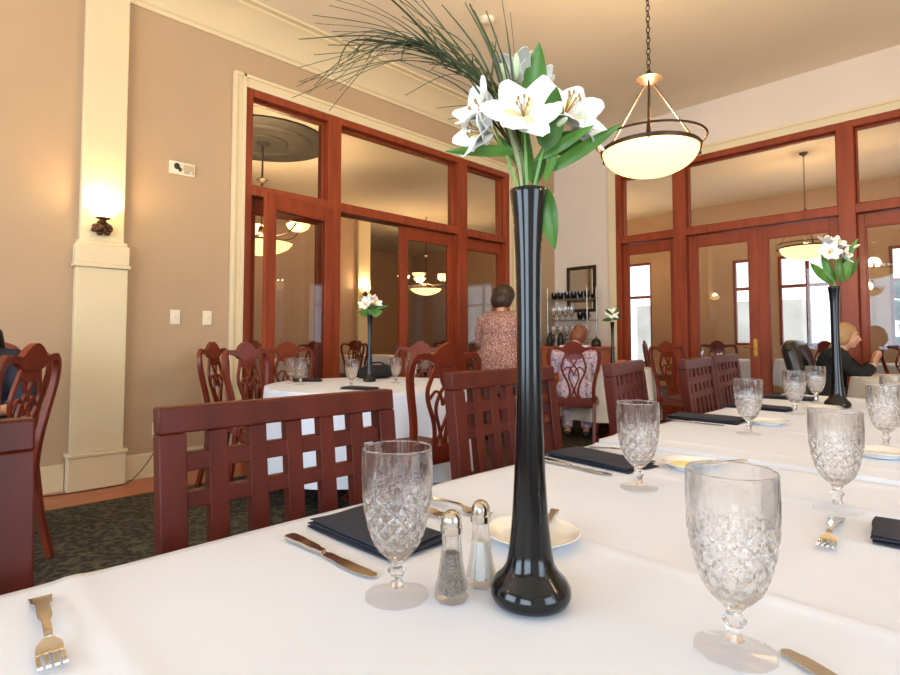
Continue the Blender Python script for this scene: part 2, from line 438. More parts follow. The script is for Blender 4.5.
struct(b.build('trim_4', 'cream_trim', bevel=.004), 'cream casing around the red timber doors in the back wall', 'trim')
DN = [0]
def leaf(label, w, loc, rz, handle=None, st=.095):
    DN[0] += 1; b = MB(); h0, h1 = .012, ZD-.006
    for (a, c) in ((0, st), (w-st, w)): b.span((a, -.022, h0), (c, .022, h1))
    b.span((st, -.021, h1-.13), (w-st, .021, h1)); b.span((st, -.021, h0), (w-st, .021, .32))
    for y in (-.021, .009):
        b.span((st, y, .32), (w-st, y+.012, .335)); b.span((st, y, h1-.145), (w-st, y+.012, h1-.13))
        b.span((st, y, .335), (st+.015, y+.012, h1-.145)); b.span((w-st-.015, y, .335), (w-st, y+.012, h1-.145))
    d = struct(b.build('door_%d' % DN[0], 'mahogany', loc=loc, rz=rz, bevel=.003), label, 'door')
    MB().span((st, -.004, .32), (w-st, .004, h1-.13)).build('pane', 'window_glass', d, smooth=False)
    if handle is not None:
        q = MB(); q.span((handle-.02, -.03, .88), (handle+.02, -.022, 1.08)); q.tube([(handle, -.03, .98), (handle, -.065, .98)], .008)
        q.tube([(handle, -.065, .98), (handle-.11*(1 if handle > w/2 else -1), -.066, .985)], [.009, .007]); q.build('handle', 'brass', d)
    return d
R90 = PI/2
leaf('fixed glazed door panel at the left of the tan wall frame', .787, (XL-.07, 2.17, 0), R90, st=.06)
leaf('closed glazed door leaf right of the open doorway in the tan wall', .86, (XL-.07, 3.958, 0), R90)
leaf('narrow glazed side panel behind the standing person', .76, (XL-.07, 4.98, 0), R90, st=.06)
leaf('open glazed door leaf swung back in front of the left panel', .8, (XL+.075, 2.975, 0), -R90+math.radians(12), None)
leaf('narrow glazed side panel at the left of the back wall doors', .72, (-3.66, YB+.07, 0), 0, st=.06)
leaf('left leaf of the back wall double doors with brass lever', .787, (-2.777, YB+.07, 0), 0, .74)
leaf('right leaf of the back wall double doors', .787, (-1.99, YB+.07, 0), 0)
leaf('glazed side panel behind the person in black', .78, (-1.05, YB+.07, 0), 0, st=.06)

# crown, pilaster, baseboards ------------------------------------------
def prism_y(name, prof, ya, yb, m):
    b = MB(); A = [b._v((x, ya, z)) for x, z in prof]; B = [b._v((x, yb, z)) for x, z in prof]; b.rings([A, B])
    return b.build(name, m, sharp=20)
struct(prism_y('trim_5', [(XL, 3.706), (XL+.02, 3.706), (XL+.02, 3.735), (XL+.04, 3.75), (XL+.07, 3.80), (XL+.16, 3.89), (XL+.235, 3.94), (XL+.25, 3.945), (XL+.25, 3.965), (XL+.3, 3.968), (XL+.3, ZC), (XL, ZC)], -4.5, YB, 'cream_trim'), 'wide cream crown moulding along the tan wall', 'trim')
def pilaster(n, x, y0, y1, sgn, label, h=3.706):
    b = MB()
    def bx(p, a, c, z0, z1): b.span((x, a, z0), (x+sgn*p, c, z1))
    w = y1-y0
    bx(.105, y0-.03, y1+.035, 0, .235); bx(.115, y0-.04, y1+.045, .235, .262)
    bx(.09, y0-.012, y1+.018, .262, 1.60)
    bx(.108, y0-.03, y1+.035, 1.60, 1.63); bx(.098, y0-.022, y1+.025, 1.63, 1.77); bx(.086, y0-.006, y1+.012, 1.77, 1.80)
    bx(.065, y0+.008, y1-.008, 1.80, h)
    return struct(b.build('trim_%d' % n, 'cream_trim', bevel=.006), label, 'pilaster')
pilaster(6, XL, .865, 1.165, 1, 'cream pilaster with a wall light on the tan wall')
pilaster(7, -10.5, 7.35, 7.7, 1, 'cream pilaster with a wall light in the adjoining room', 3.98)
b = MB()
for (a, c) in ((-4.5, .83), (1.205, 1.99), (5.92, YB)):
    b.span((XL, a, 0), (XL+.02, c, .165)); b.span((XL, a, .165), (XL+.012, c, .19)); b.span((XL+.02, a, 0), (XL+.032, c, .02))
struct(b.build('baseboard_left', 'cream_trim', bevel=.003), 'cream baseboard along the tan wall', 'baseboard')
b = MB()
for (a, c) in ((XL+.02, -3.84), (-.09, 4.2)): b.span((a, YB-.02, 0), (c, YB, .19))
struct(b.build('baseboard_back', 'cream_trim', bevel=.003), 'cream baseboard along the back wall', 'baseboard')

# ------------------------------------------------------------------ lamps
def point(loc, e, r, col=WARM, parent=None):
    l = bpy.data.lights.new('bulb', 'POINT'); l.energy = e; l.color = col; l.shadow_soft_size = r
    o = bpy.data.objects.new('bulb', l); o.location = loc; COL.objects.link(o)
    if parent: o.parent = parent
    return o
def pendant(label, loc, zring, R, e):
    t = thing('pendant_lamp', label, 'ceiling lamp', (loc[0], loc[1], zring), 0)
    dz = ZC - zring
    prof = [(.0, -.155*R/.29)] + [(R*.94*math.sin(a), -.155*R/.29*math.cos(a)+.0) for a in [PI/2*k/12 for k in range(1, 13)]]
    prof += [(R*.90, 0)] + [(R*.90*math.sin(a), -.145*R/.29*math.cos(a)) for a in [PI/2*k/12 for k in range(11, 0, -1)]]
    b = MB(); b.lathe([(max(r, .002), z) for r, z in prof], 40); b.build('lamp_bowl', 'lamp_glass', t, sharp=60)
    b = MB(); b.lathe([(R*.95, -.012), (R*.975, -.012), (R*.985, .004), (R*.96, .012), (R*.945, .006)], 48, cap0=False, cap1=False)
    b.build('rim_band', 'bronze', t)
    q = MB(); q.tube([(1.07*R*math.cos(2*PI*k/40), 1.07*R*math.sin(2*PI*k/40), .055) for k in range(41)], .007, 8)
    q.build('ring', 'bronze', t)
    zh = .43*R/.29
    h = MB(); h.lathe([(.002, zh-.04), (.02, zh-.035), (.055, zh-.012), (.075, zh), (.055, zh+.012), (.022, zh+.03), (.012, zh+.05), (.002, zh+.055)], 24); h.build('hub', 'bronze', t)
    for k in range(3):
        a = 2*PI*k/3 + math.radians(45+9)
        r_ = MB(); r_.tube([(.03*math.cos(a), .03*math.sin(a), zh-.03), (1.07*R*math.cos(a), 1.07*R*math.sin(a), .05)], .006, 8)
        r_.tube([(1.07*R*math.cos(a), 1.07*R*math.sin(a), .06), (1.1*R*math.cos(a), 1.1*R*math.sin(a), .0), (.97*R*math.cos(a), .97*R*math.sin(a), -.012)], [.008, .014, .008])
        r_.build('rod', 'bronze', t)
    s = MB(); s.tube([(0, 0, zh), (0, 0, .02)], .008); s.ell((0, 0, .03), (.03, .03, .02))
    for k in range(3):
        a = 2*PI*k/3+.3; s.tube([(0, 0, .06), (.07*math.cos(a), .07*math.sin(a), .075), (.1*math.cos(a), .1*math.sin(a), .03)], .006)
    s.build('center_stem', 'bronze', t)
    c = MB(); z = zh+.05; i = 0
    while z < dz-.05:
        u = (1, 0) if i % 2 else (0, 1)
        c.tube([(u[0]*.011*math.cos(2*PI*k/10), u[1]*.011*math.cos(2*PI*k/10), z+.02+.02*math.sin(2*PI*k/10)) for k in range(11)], .0033, 5); z += .033; i += 1
    c.build('chain', 'bronze', t)
    MB().lathe([(.06, dz-.001), (.06, dz-.015), (.03, dz-.04), (.008, dz-.06)], 24).build('canopy', 'bronze', t)
    point((0, 0, .09), e, .09, parent=t)
    return t
pendant('lit amber glass bowl lamp hanging on a chain over the dining tables', (-1.446, 3.089), 2.19, .288, 180)
pendant('second amber bowl lamp over the near tables, unseen, added for warm light', (1.7, 2.2), 2.19, .288, 180)  # unseen lamp, added to warm the room
pendant('third amber bowl lamp by the street windows, unseen, added for warm light', (-2.2, -1.6), 2.19, .288, 180)  # another unseen lamp, added for more warm light
pendant('bowl lamp hanging in the room behind the back doors', (-2.15, 9.9), 2.5, .38, 60)
pendant('unseen bowl lamp added to light the far end of the room behind', (1.2, 9.6), 2.5, .38, 60)  # outside the view, added as light for the back room

def chandelier(label, loc, z, e, s=1, a0=.4):
    t = thing('chandelier', label, 'chandelier', (loc[0], loc[1], z)); t.scale = (s, s, s)
    b = MB()
    b.lathe([(.002, -.16), (.12, -.15), (.26, -.11), (.38, -.05), (.44, .02), (.42, .02), (.36, -.035), (.24, -.09), (.1, -.13), (.002, -.14)], 32); b.build('center_bowl', 'lamp_glass', t, sharp=60)
    q = MB(); q.tube([(0, 0, -.05), (0, 0, (ZC-z)/s)], .014); q.ell((0, 0, .2), (.05, .05, .08)); q.ell((0, 0, .5), (.035, .035, .06)); q.ell((0, 0, .95), (.06, .06, .04))
    q.lathe([(.02, .9), (.09, .95), (.02, .98)], 16); q.lathe([(.45, .01), (.46, .02), (.45, .03)], 32, cap0=False, cap1=False); q.build('stem', 'bronze', t)
    for k in range(5):
        a = a0+2*PI*k/5; u = Vector((math.cos(a), math.sin(a), 0))
        m = MB(); m.tube(spline([Vector((0, 0, .2)), u*.25+Vector((0, 0, .12)), u*.5+Vector((0, 0, .16)), u*.62+Vector((0, 0, .27))]), .013); ar = m.build('arm', 'bronze', t)
        m = MB(); p = u*.62; m.lathe([(.03, .28), (.09, .29), (.15, .33), (.18, .39), (.165, .39), (.14, .345), (.085, .305), (.02, .295)], 24, c=(p.x, p.y, 0)); m.build('bowl', 'lamp_glass', ar, sharp=60)
    point((0, 0, .12), e, .15, parent=t)
    return t
chandelier('large lit chandelier hanging from the dark ceiling disc in the next room', (-7.57, 3.63), 2.45, 230)
chandelier('small distant lit chandelier seen through the closed door leaf', (-9.645, 8.735), 2.25, 80, .85, .2)
chandelier('lit chandelier far left in the room behind the back doors', (-6.3, 10.6), 2.2, 80, .8, .1)
b = MB()
b.lathe([(.95, 0), (.95, -.02), (.9, -.035), (.72, -.03), (.7, -.045), (.52, -.045), (.5, -.03), (.36, -.035), (.34, -.055), (.2, -.06), (.17, -.045), (.1, -.05), (.08, -.09), (.02, -.1), (.015, 0)], 64)
tag(b.build('ceiling_medallion', 'disc_paint', loc=(-7.57, 3.63, ZC-.001)), 'round dark grey ceiling medallion above the large chandelier', 'ceiling medallion')

def sconce(label, loc, e):
    t = thing('wall_sconce', label, 'wall lamp', loc)
    b = MB(); rnd = random.Random(3)
    for k in range(26):
        a = rnd.uniform(0, 2*PI); r = rnd.uniform(0, .062); b.ell((.03+.03*(1-r/.07), r*math.cos(a)*1.0, r*math.sin(a)*.75), (.02, .022, .018), 8, 6, rotz(rnd.uniform(0, 3)))
    b.box((.01, 0, 0), (.02, .08, .06)); b.build('backplate', 'sconce_metal', t)
    b = MB(); b.lathe([(.012, .03), (.02, .05), (.045, .06), (.05, .066), (.02, .068)], 20, c=(.07, 0, 0)); b.tube([(.03, 0, .0), (.06, 0, .02), (.07, 0, .05)], .012); b.build('cup', 'sconce_metal', t)
    b = MB(); b.lathe([(.02, .068), (.07, .085), (.095, .12), (.1, .15), (.092, .15), (.085, .12), (.06, .092), (.015, .076)], 24, c=(.085, 0, 0)); b.build('glass_shade', 'sconce_glass', t, sharp=60)
    point((.085, 0, .17), e, .05, (1, .76, .42), t)
    return t
sconce('lit wall sconce with a leafy metal base on the cream pilaster', (XL+.066, 1.0, 1.895), 7)
sconce('distant lit sconce on the cream pilaster in the adjoining room', (-10.5+.066, 7.52, 2.12), 22)

# ------------------------------------------------------------------ wall fittings
def switch(name, label, y, z, kind):
    t = thing(name, label, 'switch' if kind != 'outlet' else 'outlet', (XL, y, z))
    b = MB(); b.box((.004, 0, 0), (.008, .075, .12)); b.build('cover_plate', 'plastic_cream', t, bevel=.003)
    if kind == 'toggle':
        MB().box((.014, 0, .006), (.018, .012, .022)).build('toggle', 'plastic_cream', t, bevel=.002)
    else:
        for dz in (-.028, .028): MB().box((.009, 0, dz), (.006, .034, .03)).build('socket', 'plastic_cream', t, bevel=.002)
    return t
switch('light_switch', 'cream light switch on the tan wall, the one nearer the pilaster', 1.553, 1.256, 'toggle')
switch('light_switch', 'cream light switch on the tan wall beside the door casing', 1.808, 1.255, 'toggle')
switch('wall_outlet', 'low cream outlet with a plug in it beside the pilaster', 1.439, .36, 'outlet')
t = thing('wall_plate', 'small pale relief plate with a dark knob high on the tan wall', 'wall plate', (XL, 1.58, 2.48))
MB().box((.008, 0, 0), (.016, .2, .105)).build('plate', 'plastic_cream', t, bevel=.004)
b = MB(); b.box((.02, .03, 0), (.008, .05, .07)); b.box((.02, .075, 0), (.008, .025, .07)); b.build('relief', 'silver', t, bevel=.003)
b = MB(); b.ell((.022, -.045, .012), (.014, .022, .026)); b.ell((.022, -.02, -.012), (.01, .012, .018)); b.build('knob', 'dark_plastic', t)
t = thing('power_cord', 'brown cord running from the outlet along the baseboard', 'cord', (XL, 1.439, .36))
MB().box((.03, 0, -.03), (.035, .026, .03)).build('plug', 'dark_plastic', t, bevel=.004)
b = MB(); b.tube(spline([(.05, 0, -.03), (.07, -.01, -.1), (.09, -.1, -.24), (.13, -.22, -.34), (.15, -.35, -.352), (.14, -.6, -.352), (.1, -.8, -.352), (.06, -1.3, -.352)]), .004, 6); b.build('cable', 'cable', t)
b = MB(); b.lathe([(.07, 0), (.07, -.012), (.06, -.03), (.045, -.038), (.002, -.04)], 28)
tag(b.build('smoke_detector', 'plastic_cream', loc=(-3.238, 3.675, ZC)), 'round cream smoke detector on the ceiling', 'smoke detector')

# ------------------------------------------------------------------ long dining tables
TZ = .75
def long_table(label, x0, x1, y0, y1):
    t = thing('dining_table', label, 'table', ((x0+x1)/2, (y0+y1)/2, 0), 0, 'joined dining tables')
    w, l = x1-x0-.012, y1-y0-.012
    MB().box((0, 0, TZ-.018), (w, l, .03)).build('tabletop', 'chair_brown', t, bevel=.004)
    b = MB()
    for s in (-1, 1):
        b.box((0, s*(l/2-.1), TZ-.075), (w-.24, .025, .08)); b.box((s*(w/2-.1), 0, TZ-.075), (.025, l-.24, .08))
    b.build('apron', 'chair_brown', t)
    for sx in (-1, 1):
        for sy in (-1, 1): MB().tube([(sx*(w/2-.1), sy*(l/2-.1), 0), (sx*(w/2-.1), sy*(l/2-.1), TZ-.034)], [.022, .034], 10).build('leg', 'chair_brown', t)
def long_cloth(label, x0, x1, y0, y1, creases, drop=.24, seed=1, long_crease=()):
    r = random.Random(seed); ph = [r.uniform(0, 6) for _ in range(6)]
    lx, ly = x1-x0, y1-y0; rad = .006
    def prof(u, a, bb):          # signed distance along the cloth -> (coord, depth below top, amount past edge)
        if u < a: d = a-u; return a, d, -1
        if u > bb: d = u-bb; return bb, d, 1
        return u, 0, 0
    us = [x0-drop+drop*k/8 for k in range(8)] + [x0+lx*k/60 for k in range(61)] + [x1+drop*(k+1)/8 for k in range(8)]
    ny = int(ly/.012)
    vs = [y0-drop+drop*k/8 for k in range(8)] + [y0+ly*k/ny for k in range(ny+1)] + [y1+drop*(k+1)/8 for k in range(8)]
    b = MB(); V = []
    for u in us:
        row = []
        for v in vs:
            x, dx, sx = prof(u, x0, x1); y, dy, sy = prof(v, y0, y1)
            d = max(dx, dy); z = TZ + .0015
            if d == 0:
                for (c, h) in creases: z += h*math.exp(-abs(v-c)/.006) + .35*h*math.exp(-((v-c)/.03)**2)
                for (c, h) in long_crease: z += h*math.exp(-abs(u-c)/.007)
                z += .0006*math.sin(5*u+ph[0])*math.sin(4*v+ph[1]) + .0005*math.sin(13*v+3*u+ph[2])
            else:
                q = d/drop
                out = .004 + .018*q + .022*q*(.5+.5*math.sin((v if dx >= dy else u)*21+ph[3])) 
                if dx and dy:      # corner: gather both drops outward
                    m = min(dx, dy)/drop; z -= d*(1-.15*m); x += sx*(.02+.05*m+.01*q); y += sy*(.02+.05*m+.01*q)
                else:
                    z -= d
                    if dx: x += sx*out
                    else: y += sy*out
            row.append(b._v((x, y, z)))
        V.append(row)
    for i in range(len(us)-1):
        for j in range(len(vs)-1): b._f([V[i][j], V[i+1][j], V[i+1][j+1], V[i][j+1]])
    o = b.build('tablecloth', 'linen', sharp=80)
    return tag(o, label, 'tablecloth')
long_table('long dining table nearest the viewer, under a white cloth', -.905, .1, -.35, 1.565)
long_table('far long dining table butted against the near one, under a white cloth', -.94, .1, 1.62, 3.74)
long_cloth('white linen cloth with pressed creases on the near long table', -.907, .102, -.352, 1.568, [(.17, .0042), (.775, .0042), (1.28, .005), (1.535, .005)], seed=1, long_crease=[(-.41, .0)])
long_cloth('white linen cloth on the far long table, beyond the joint', -.945, .102, 1.618, 3.745, [(1.74, .0045), (2.2, .004), (2.75, .004), (3.3, .004)], seed=2)
TOP = TZ + .003

# ------------------------------------------------------------------ lattice back chairs
def grid_chair(label, loc, rz):
    t = thing('lattice_chair', label, 'chair', loc, rz, 'lattice back chairs along the table')
    W2 = .26; SW = .046; zt = .955
    rk = lambda z: -.215 - .115*max(0, z-.45)
    def slab(x0, x1, z0, z1, th=.028):
        b = MB(); pts = []
        for z in (z0, z1):
            for y in (-th/2, th/2):
                for x in (x0, x1): pts.append((x, rk(z)+y, z))
        b.hexa(pts); return b
    for s in (-1, 1):
        b = MB(); a, c = sorted((s*W2, s*(W2-SW)))
        for (z0, z1) in ((.0, .45), (.45, zt-.047)):
            pts = []
            for z in (z0, z1):
                off = -.05*max(0, (.45-z)/.45)
                for y in (-.018, .018):
                    for x in (a, c): pts.append((x, rk(z)+off+y, z))
            b.hexa(pts)
        b.build('rear_leg', 'chair_red', t, bevel=.003)
    slab(-W2, W2, zt-.047, zt, .034).build('top_rail', 'chair_red', t, bevel=.004)
    hw, sw = .0425, .035; x = -W2+SW
    for i in range(5):
        x += hw; slab(x, x+sw, .5, zt-.047, .024).build('slat', 'chair_red', t, bevel=.002); x += sw
    slab(-W2+SW, W2-SW, .840, .872, .0225).build('cross_rail', 'chair_red', t, bevel=.002)
    slab(-W2+SW, W2-SW, .776, .804, .0225).build('cross_rail', 'chair_red', t, bevel=.002)
    slab(-W2+SW, W2-SW, .47, .51, .026).build('bottom_rail', 'chair_red', t, bevel=.002)
    for s in (-1, 1):
        MB().tube([(s*.215, .2, 0), (s*.215, .2, .41)], [.017, .024], 4).build('front_leg', 'chair_red', t)
    b = MB(); b.box((0, .2, .385), (.4, .024, .06)); b.box((0, -.2, .385), (.42, .024, .06))
    for s in (-1, 1): b.box((s*.218, 0, .385), (.024, .38, .06))
    b.build('apron', 'chair_red', t, bevel=.002)
    MB().box((0, .012, .438), (.47, .42, .046)).build('seat', 'seat_leather', t, bevel=.014)
    return t
RZL = -R90       # facing +x
c0 = grid_chair('lattice back chair cut off at the left edge of the view', (-.785, -.115, 0), RZL)
def gchair(x, y, a, label, sc=1.03): return dup(c0, (x, y, 0), RZL+math.radians(a), label, None, sc)
gchair(-.785, .577, 0, 'lattice back chair right behind the folded napkin and nearest goblet', 1)
gchair(-.82, 1.345, 4, 'lattice back chair just left of the tall black vase')
gchair(-.83, 2.16, 14, 'lattice back chair past the black vase, fourth along the table edge')
gchair(-.80, 2.80, 8, 'lattice back chair fifth along the table edge')
gchair(-.92, 3.52, 5, 'lattice back chair at the far end of the table edge')

# ------------------------------------------------------------------ curved dining chairs with pierced splat
def splat_chair(label, loc, rz):
    t = thing('splat_back_chair', label, 'chair', loc, rz, 'curved splat back chairs')
    rk = lambda z: -.215 - .13*(z-.45)
    half = [(.195, .45), (.188, .56), (.2, .66), (.228, .78), (.246, .88), (.238, .955), (.2, .995), (.15, .992), (.105, .985), (.06, 1.02), (0, 1.042)]
    pts = [(x, rk(z), z) for x, z in half]
    for s in (-1, 1):       # upright with rear leg
        b = MB(); up = spline([(s*x, rk(z), z) for x, z in half[:7]], 5)
        leg = [Vector((s*.19, -.3, 0)), Vector((s*.19, -.25, .2)), Vector((s*.195, -.218, .43))]
        b.strip(leg+up, [.034]*3+[.036]*len(up), .03, (0, 1, 0)); b.build('rear_leg', 'chair_brown', t, bevel=.004)
    # crest rail: yoke with a raised centre
    top = spline([(x, 0, z) for x, z in [(-.215, .975), (-.2, 1.0), (-.15, 1.002), (-.105, .998), (-.06, 1.035), (0, 1.058), (.06, 1.035), (.105, .998), (.15, 1.002), (.2, 1.0), (.215, .975)]], 4)
    low = spline([(x, 0, z) for x, z in [(-.2, .972), (-.19, .97), (-.15, .968), (-.11, .955), (-.075, .935), (0, .93), (.075, .935), (.11, .955), (.15, .968), (.19, .97), (.2, .972)]], 4)
    b = MB(); rows = []
    for p, q in zip(top, low):
        rows.append([b._v((p.x, rk(p.z)+.015, p.z)), b._v((p.x, rk(p.z)-.015, p.z)), b._v((q.x, rk(q.z)-.015, q.z)), b._v((q.x, rk(q.z)+.015, q.z))])
    b.rings(rows); b.build('crest_rail', 'chair_brown', t, bevel=.004)
    # pierced splat: outer outline bands and interlaced inner bands
    b = MB(); f3 = lambda L: spline([(x, rk(z), z) for x, z in L], 5)
    for s in (-1, 1):
        b.strip(f3([(s*.05, .49), (s*.04, .56), (s*.062, .65), (s*.105, .74), (s*.118, .81), (s*.095, .88), (s*.07, .945)]), .02, .014, (0, 1, 0))
        b.strip(f3([(s*.03, .5), (-s*.012, .6), (-s*.048, .7), (-s*.03, .78), (s*.02, .85), (s*.05, .94)]), .015, .013, (0, 1, 0))
        b.strip(f3([(s*.1, .76), (s*.06, .80), (s*.02, .77), (0, .72)]), .013, .012, (0, 1, 0))
    b.strip(f3([(-.07, .492), (0, .488), (.07, .492)]), .03, .016, (0, 1, 0))
    b.strip(f3([(-.075, .915), (0, .905), (.075, .915)]), .06, .014, (0, 1, 0))
    b.build('splat', 'chair_brown', t)
    b = MB(); b.box((0, -.2, .455), (.4, .028, .06)); b.build('back_seat_rail', 'chair_brown', t, bevel=.003)
    b = MB()
    P = [(-.19, -.2), (.19, -.2), (.245, .2), (.2, .225), (-.2, .225), (-.245, .2)]
    b.rings([[b._v((x, y, .395)) for x, y in P], [b._v((x, y, .445)) for x, y in P]]); b.build('seat_frame', 'chair_brown', t, bevel=.006)
    b = MB(); rows = []
    for k, (sc, z) in enumerate(((.93, .44), (.95, .46), (.9, .478), (.6, .492), (.1, .496))): rows.append([b._v((x*sc, y*sc, z)) for x, y in P])
    b.rings(rows); b.build('seat', 'seat_fabric', t)
    for s in (-1, 1):
        b = MB(); b.tube(spline([(s*.205, .19, .41), (s*.225, .215, .35), (s*.212, .2, .2), (s*.2, .19, .07), (s*.212, .212, .025), (s*.215, .215, .0)], 4), [.034]*4+[.036]*4+[.026]*4+[.017]*4+[.022]*4+[.026], 8); b.build('front_leg', 'chair_brown', t)
    return t
RC = (-3.25, 2.42)       # round table in front of the open doorway
def crest(x, y, f):      # seat position for a chair whose crest rail stands at (x, y)
    f = Vector((f[0], f[1])).normalized(); return (x+f.x*.29, y+f.y*.29, 0), face_to(f.x, f.y)
L_, R_ = crest(-4.3, 1.68, (.7, .72))
q0 = splat_chair('splat back chair nearest the light switches, left of a similar chair', L_, R_)
def qchair(x, y, fx, fy, label):
    l, r = crest(x, y, (fx, fy)); return dup(q0, l, r, label)
qchair(-3.78, 1.71, .86, .5, 'splat back chair at the left of the round table, second from the switches')
qchair(-4.52, 2.42, 1, .0, 'splat back chair against the glazed door, at the left side of the round table')
qchair(-3.85, 3.42, .35, -.94, 'splat back chair at the far side of the round table')
qchair(-2.11, 2.07, -.98, .02, 'splat back chair with its back to the long table, by the round table')
qchair(-3.02, 4.70, -.5, .86, 'splat back chair with the red-haired person sitting in it')
qchair(-3.2, .43, -.55, -.83, 'splat back chair before the cream pilaster, cut by the left edge')
qchair(-2.62, 5.9, .9, -.3, 'splat back chair in front of the left leaf of the back doors')

# ------------------------------------------------------------------ round tables
def round_table(label, clabel, x, y, r, drop, seed, m='linen', zt=TZ):
    t = thing('round_table', label, 'table', (x, y, 0), 0, 'round dining tables')
    MB().lathe([(.01, zt-.03), (r-.012, zt-.03), (r-.006, zt-.015), (r-.012, zt-.002), (.01, zt-.002)], 40).build('tabletop', 'chair_brown', t)
    MB().lathe([(.05, .03), (.06, .1), (.045, .3), (.05, .6), (.09, zt-.03)], 16).build('pedestal', 'chair_brown', t)
    b = MB()
    for k in range(4):
        a = k*PI/2+.4; b.tube([(0.03*math.cos(a), .03*math.sin(a), .1), (.2*math.cos(a), .2*math.sin(a), .06), (.34*math.cos(a), .34*math.sin(a), .02)], [.03, .028, .022], 8)
    b.build('base', 'chair_brown', t)
    rr = random.Random(seed); ph = rr.uniform(0, 6); n = 128; b = MB(); rows = []
    for q in (.02, .3, .6, .85, .97, 1.0): rows.append([b._v((x+(r+.003)*q*math.cos(2*PI*k/n), y+(r+.003)*q*math.sin(2*PI*k/n), zt+.002+(.0008*math.sin(5*k*2*PI/n+ph)*q))) for k in range(n)])
    for d in (.02, .06, .12, .2, .3, .42, .55):
        if d > drop: break
        am = .045*min(1, d/.3)
        rows.append([b._v((x+(r+.006+.02*d+am*(.5+.5*math.sin(11*2*PI*k/n+ph+.8*math.sin(3*2*PI*k/n))))*math.cos(2*PI*k/n), y+(r+.006+.02*d+am*(.5+.5*math.sin(11*2*PI*k/n+ph+.8*math.sin(3*2*PI*k/n))))*math.sin(2*PI*k/n), zt-d)) for k in range(n)])
    b.rings(rows, True, True, False)
    tag(b.build('tablecloth', m, sharp=80), clabel, 'tablecloth')
round_table('round table with place settings in front of the open doorway', 'white cloth draped over the round table by the open doorway', RC[0], RC[1], .74, .55, 3)
round_table('round table at which the red-haired person sits', 'white cloth falling over the table of the red-haired person', -3.2, 5.72, .5, .55, 5, 'linen_warm')
round_table('small round table at which the person in black sits', 'white cloth over the table of the person in black', -.42, 6.1, .58, .55, 7, 'linen_warm')

# ------------------------------------------------------------------ cut crystal goblets
def cut(a, z, r):
    if not .056 < z < .138: return 0
    k = 12; u = a*k/(2*PI); v = (z-.058)/.0215
    d1 = abs(((u+v) % 1)-.5)*2; d2 = abs(((u-v) % 1)-.5)*2
    fade = max(0, min(1, (z-.056)/.006, (.138-z)/.012))
    g = max(0, 1-min(1-d1, 1-d2)/.42)
    return (.0006-.0026*g)*fade
def flute(a, z, r):
    if z < .128 or z > .16: return 0
    return -.0016*max(0, math.cos(a*12))**2*(1-(z-.128)/.032)
def goblet(label, loc, group):
    t = thing('goblet', label, 'glass', loc, 0, group)
    out = [(.0035, .046), (.012, .048), (.019, .054), (.0265, .063), (.032, .074), (.0365, .088), (.0405, .105), (.0432, .122), (.0446, .140), (.045, .158), (.0448, .172), (.0444, .1845)]
    dense = []
    for (r0, z0), (r1, z1) in zip(out, out[1:]):
        n = max(1, int((z1-z0)/.0022))
        for k in range(n): dense.append((r0+(r1-r0)*k/n, z0+(z1-z0)*k/n))
    dense.append(out[-1])
    inn = [(.0434, .1862), (.0426, .1845), (.0428, .16), (.0424, .14), (.0408, .122), (.038, .105), (.034, .088), (.0295, .074), (.023, .0645), (.014, .0585), (.003, .057)]
    MB().lathe(dense+inn, 144, mod=lambda a, z, r: (cut(a, z, r)+flute(a, z, r)) if r > .0195 and any(abs(z-q[1]) < 1e-6 and abs(r-q[0]) < 1e-6 for q in dense) else 0).build('bowl', 'crystal', t, sharp=14)
    MB().lathe([(.004, .0115), (.0095, .013), (.0072, .02), (.0085, .027), (.0125, .032), (.0085, .037), (.0075, .042), (.0105, .0458)], 12).build('stem', 'crystal', t, sharp=20)
    MB().lathe([(.036, 0), (.0395, .0012), (.0398, .0028), (.034, .0045), (.022, .0075), (.012, .011), (.004, .0114)], 40, mod=lambda a, z, r: .0006*math.cos(10*a) if r > .03 else 0).build('foot', 'crystal_thin', t, sharp=30)
    return t
GG = 'cut crystal goblets on the long tables'
g0 = goblet('cut crystal goblet beside the near black napkin and the shakers', (-.549, .449, TOP), GG)
for x, y, l in [(-.208, .619, 'largest looking cut crystal goblet, alone at the near right of the table'),
                (-.57, 1.137, 'cut crystal goblet at the second black napkin, right of the tall vase'),
                (-.235, 1.26, 'cut crystal goblet standing over a fork, in front of the second vase'),
                (-.628, 2.051, 'cut crystal goblet at the right end of the third black napkin'),
                (-.655, 2.745, 'cut crystal goblet at the fourth black napkin on the far table'),
                (-.69, 3.29, 'cut crystal goblet just left of the second black vase'),
                (-.262, 2.07, 'cut crystal goblet near the right edge of the far table'),
                (-.30, 2.62, 'cut crystal goblet farthest at the right edge of the far table')]:
    dup(g0, (x, y, TOP), 0, l)
RG = 'goblets on the round table by the doorway'
for i, (x, y, l) in enumerate([(-3.72, 2.03, 'goblet at the left of the round table, the left one of a close pair'), (-3.55, 2.01, 'goblet at the left of the round table, the right one of a close pair'),
             (-3.12, 2.15, 'goblet at the front of the round table beside its flower vase'), (-3.2, 2.6, 'goblet right of the black bag on the round table'), (-2.98, 2.56, 'goblet at the right side of the round table, under the splat back chair top')]):
    dup(g0, (x, y, TZ+.003), 0, l, RG)
for x, y, l in [(-.62, 6.3, 'goblet on the table of the person in black, farther one'), (-.6, 5.9, 'goblet on the table of the person in black, nearer one')]:
    dup(g0, (x, y, TZ+.003), 0, l, 'goblets on the table of the person in black')

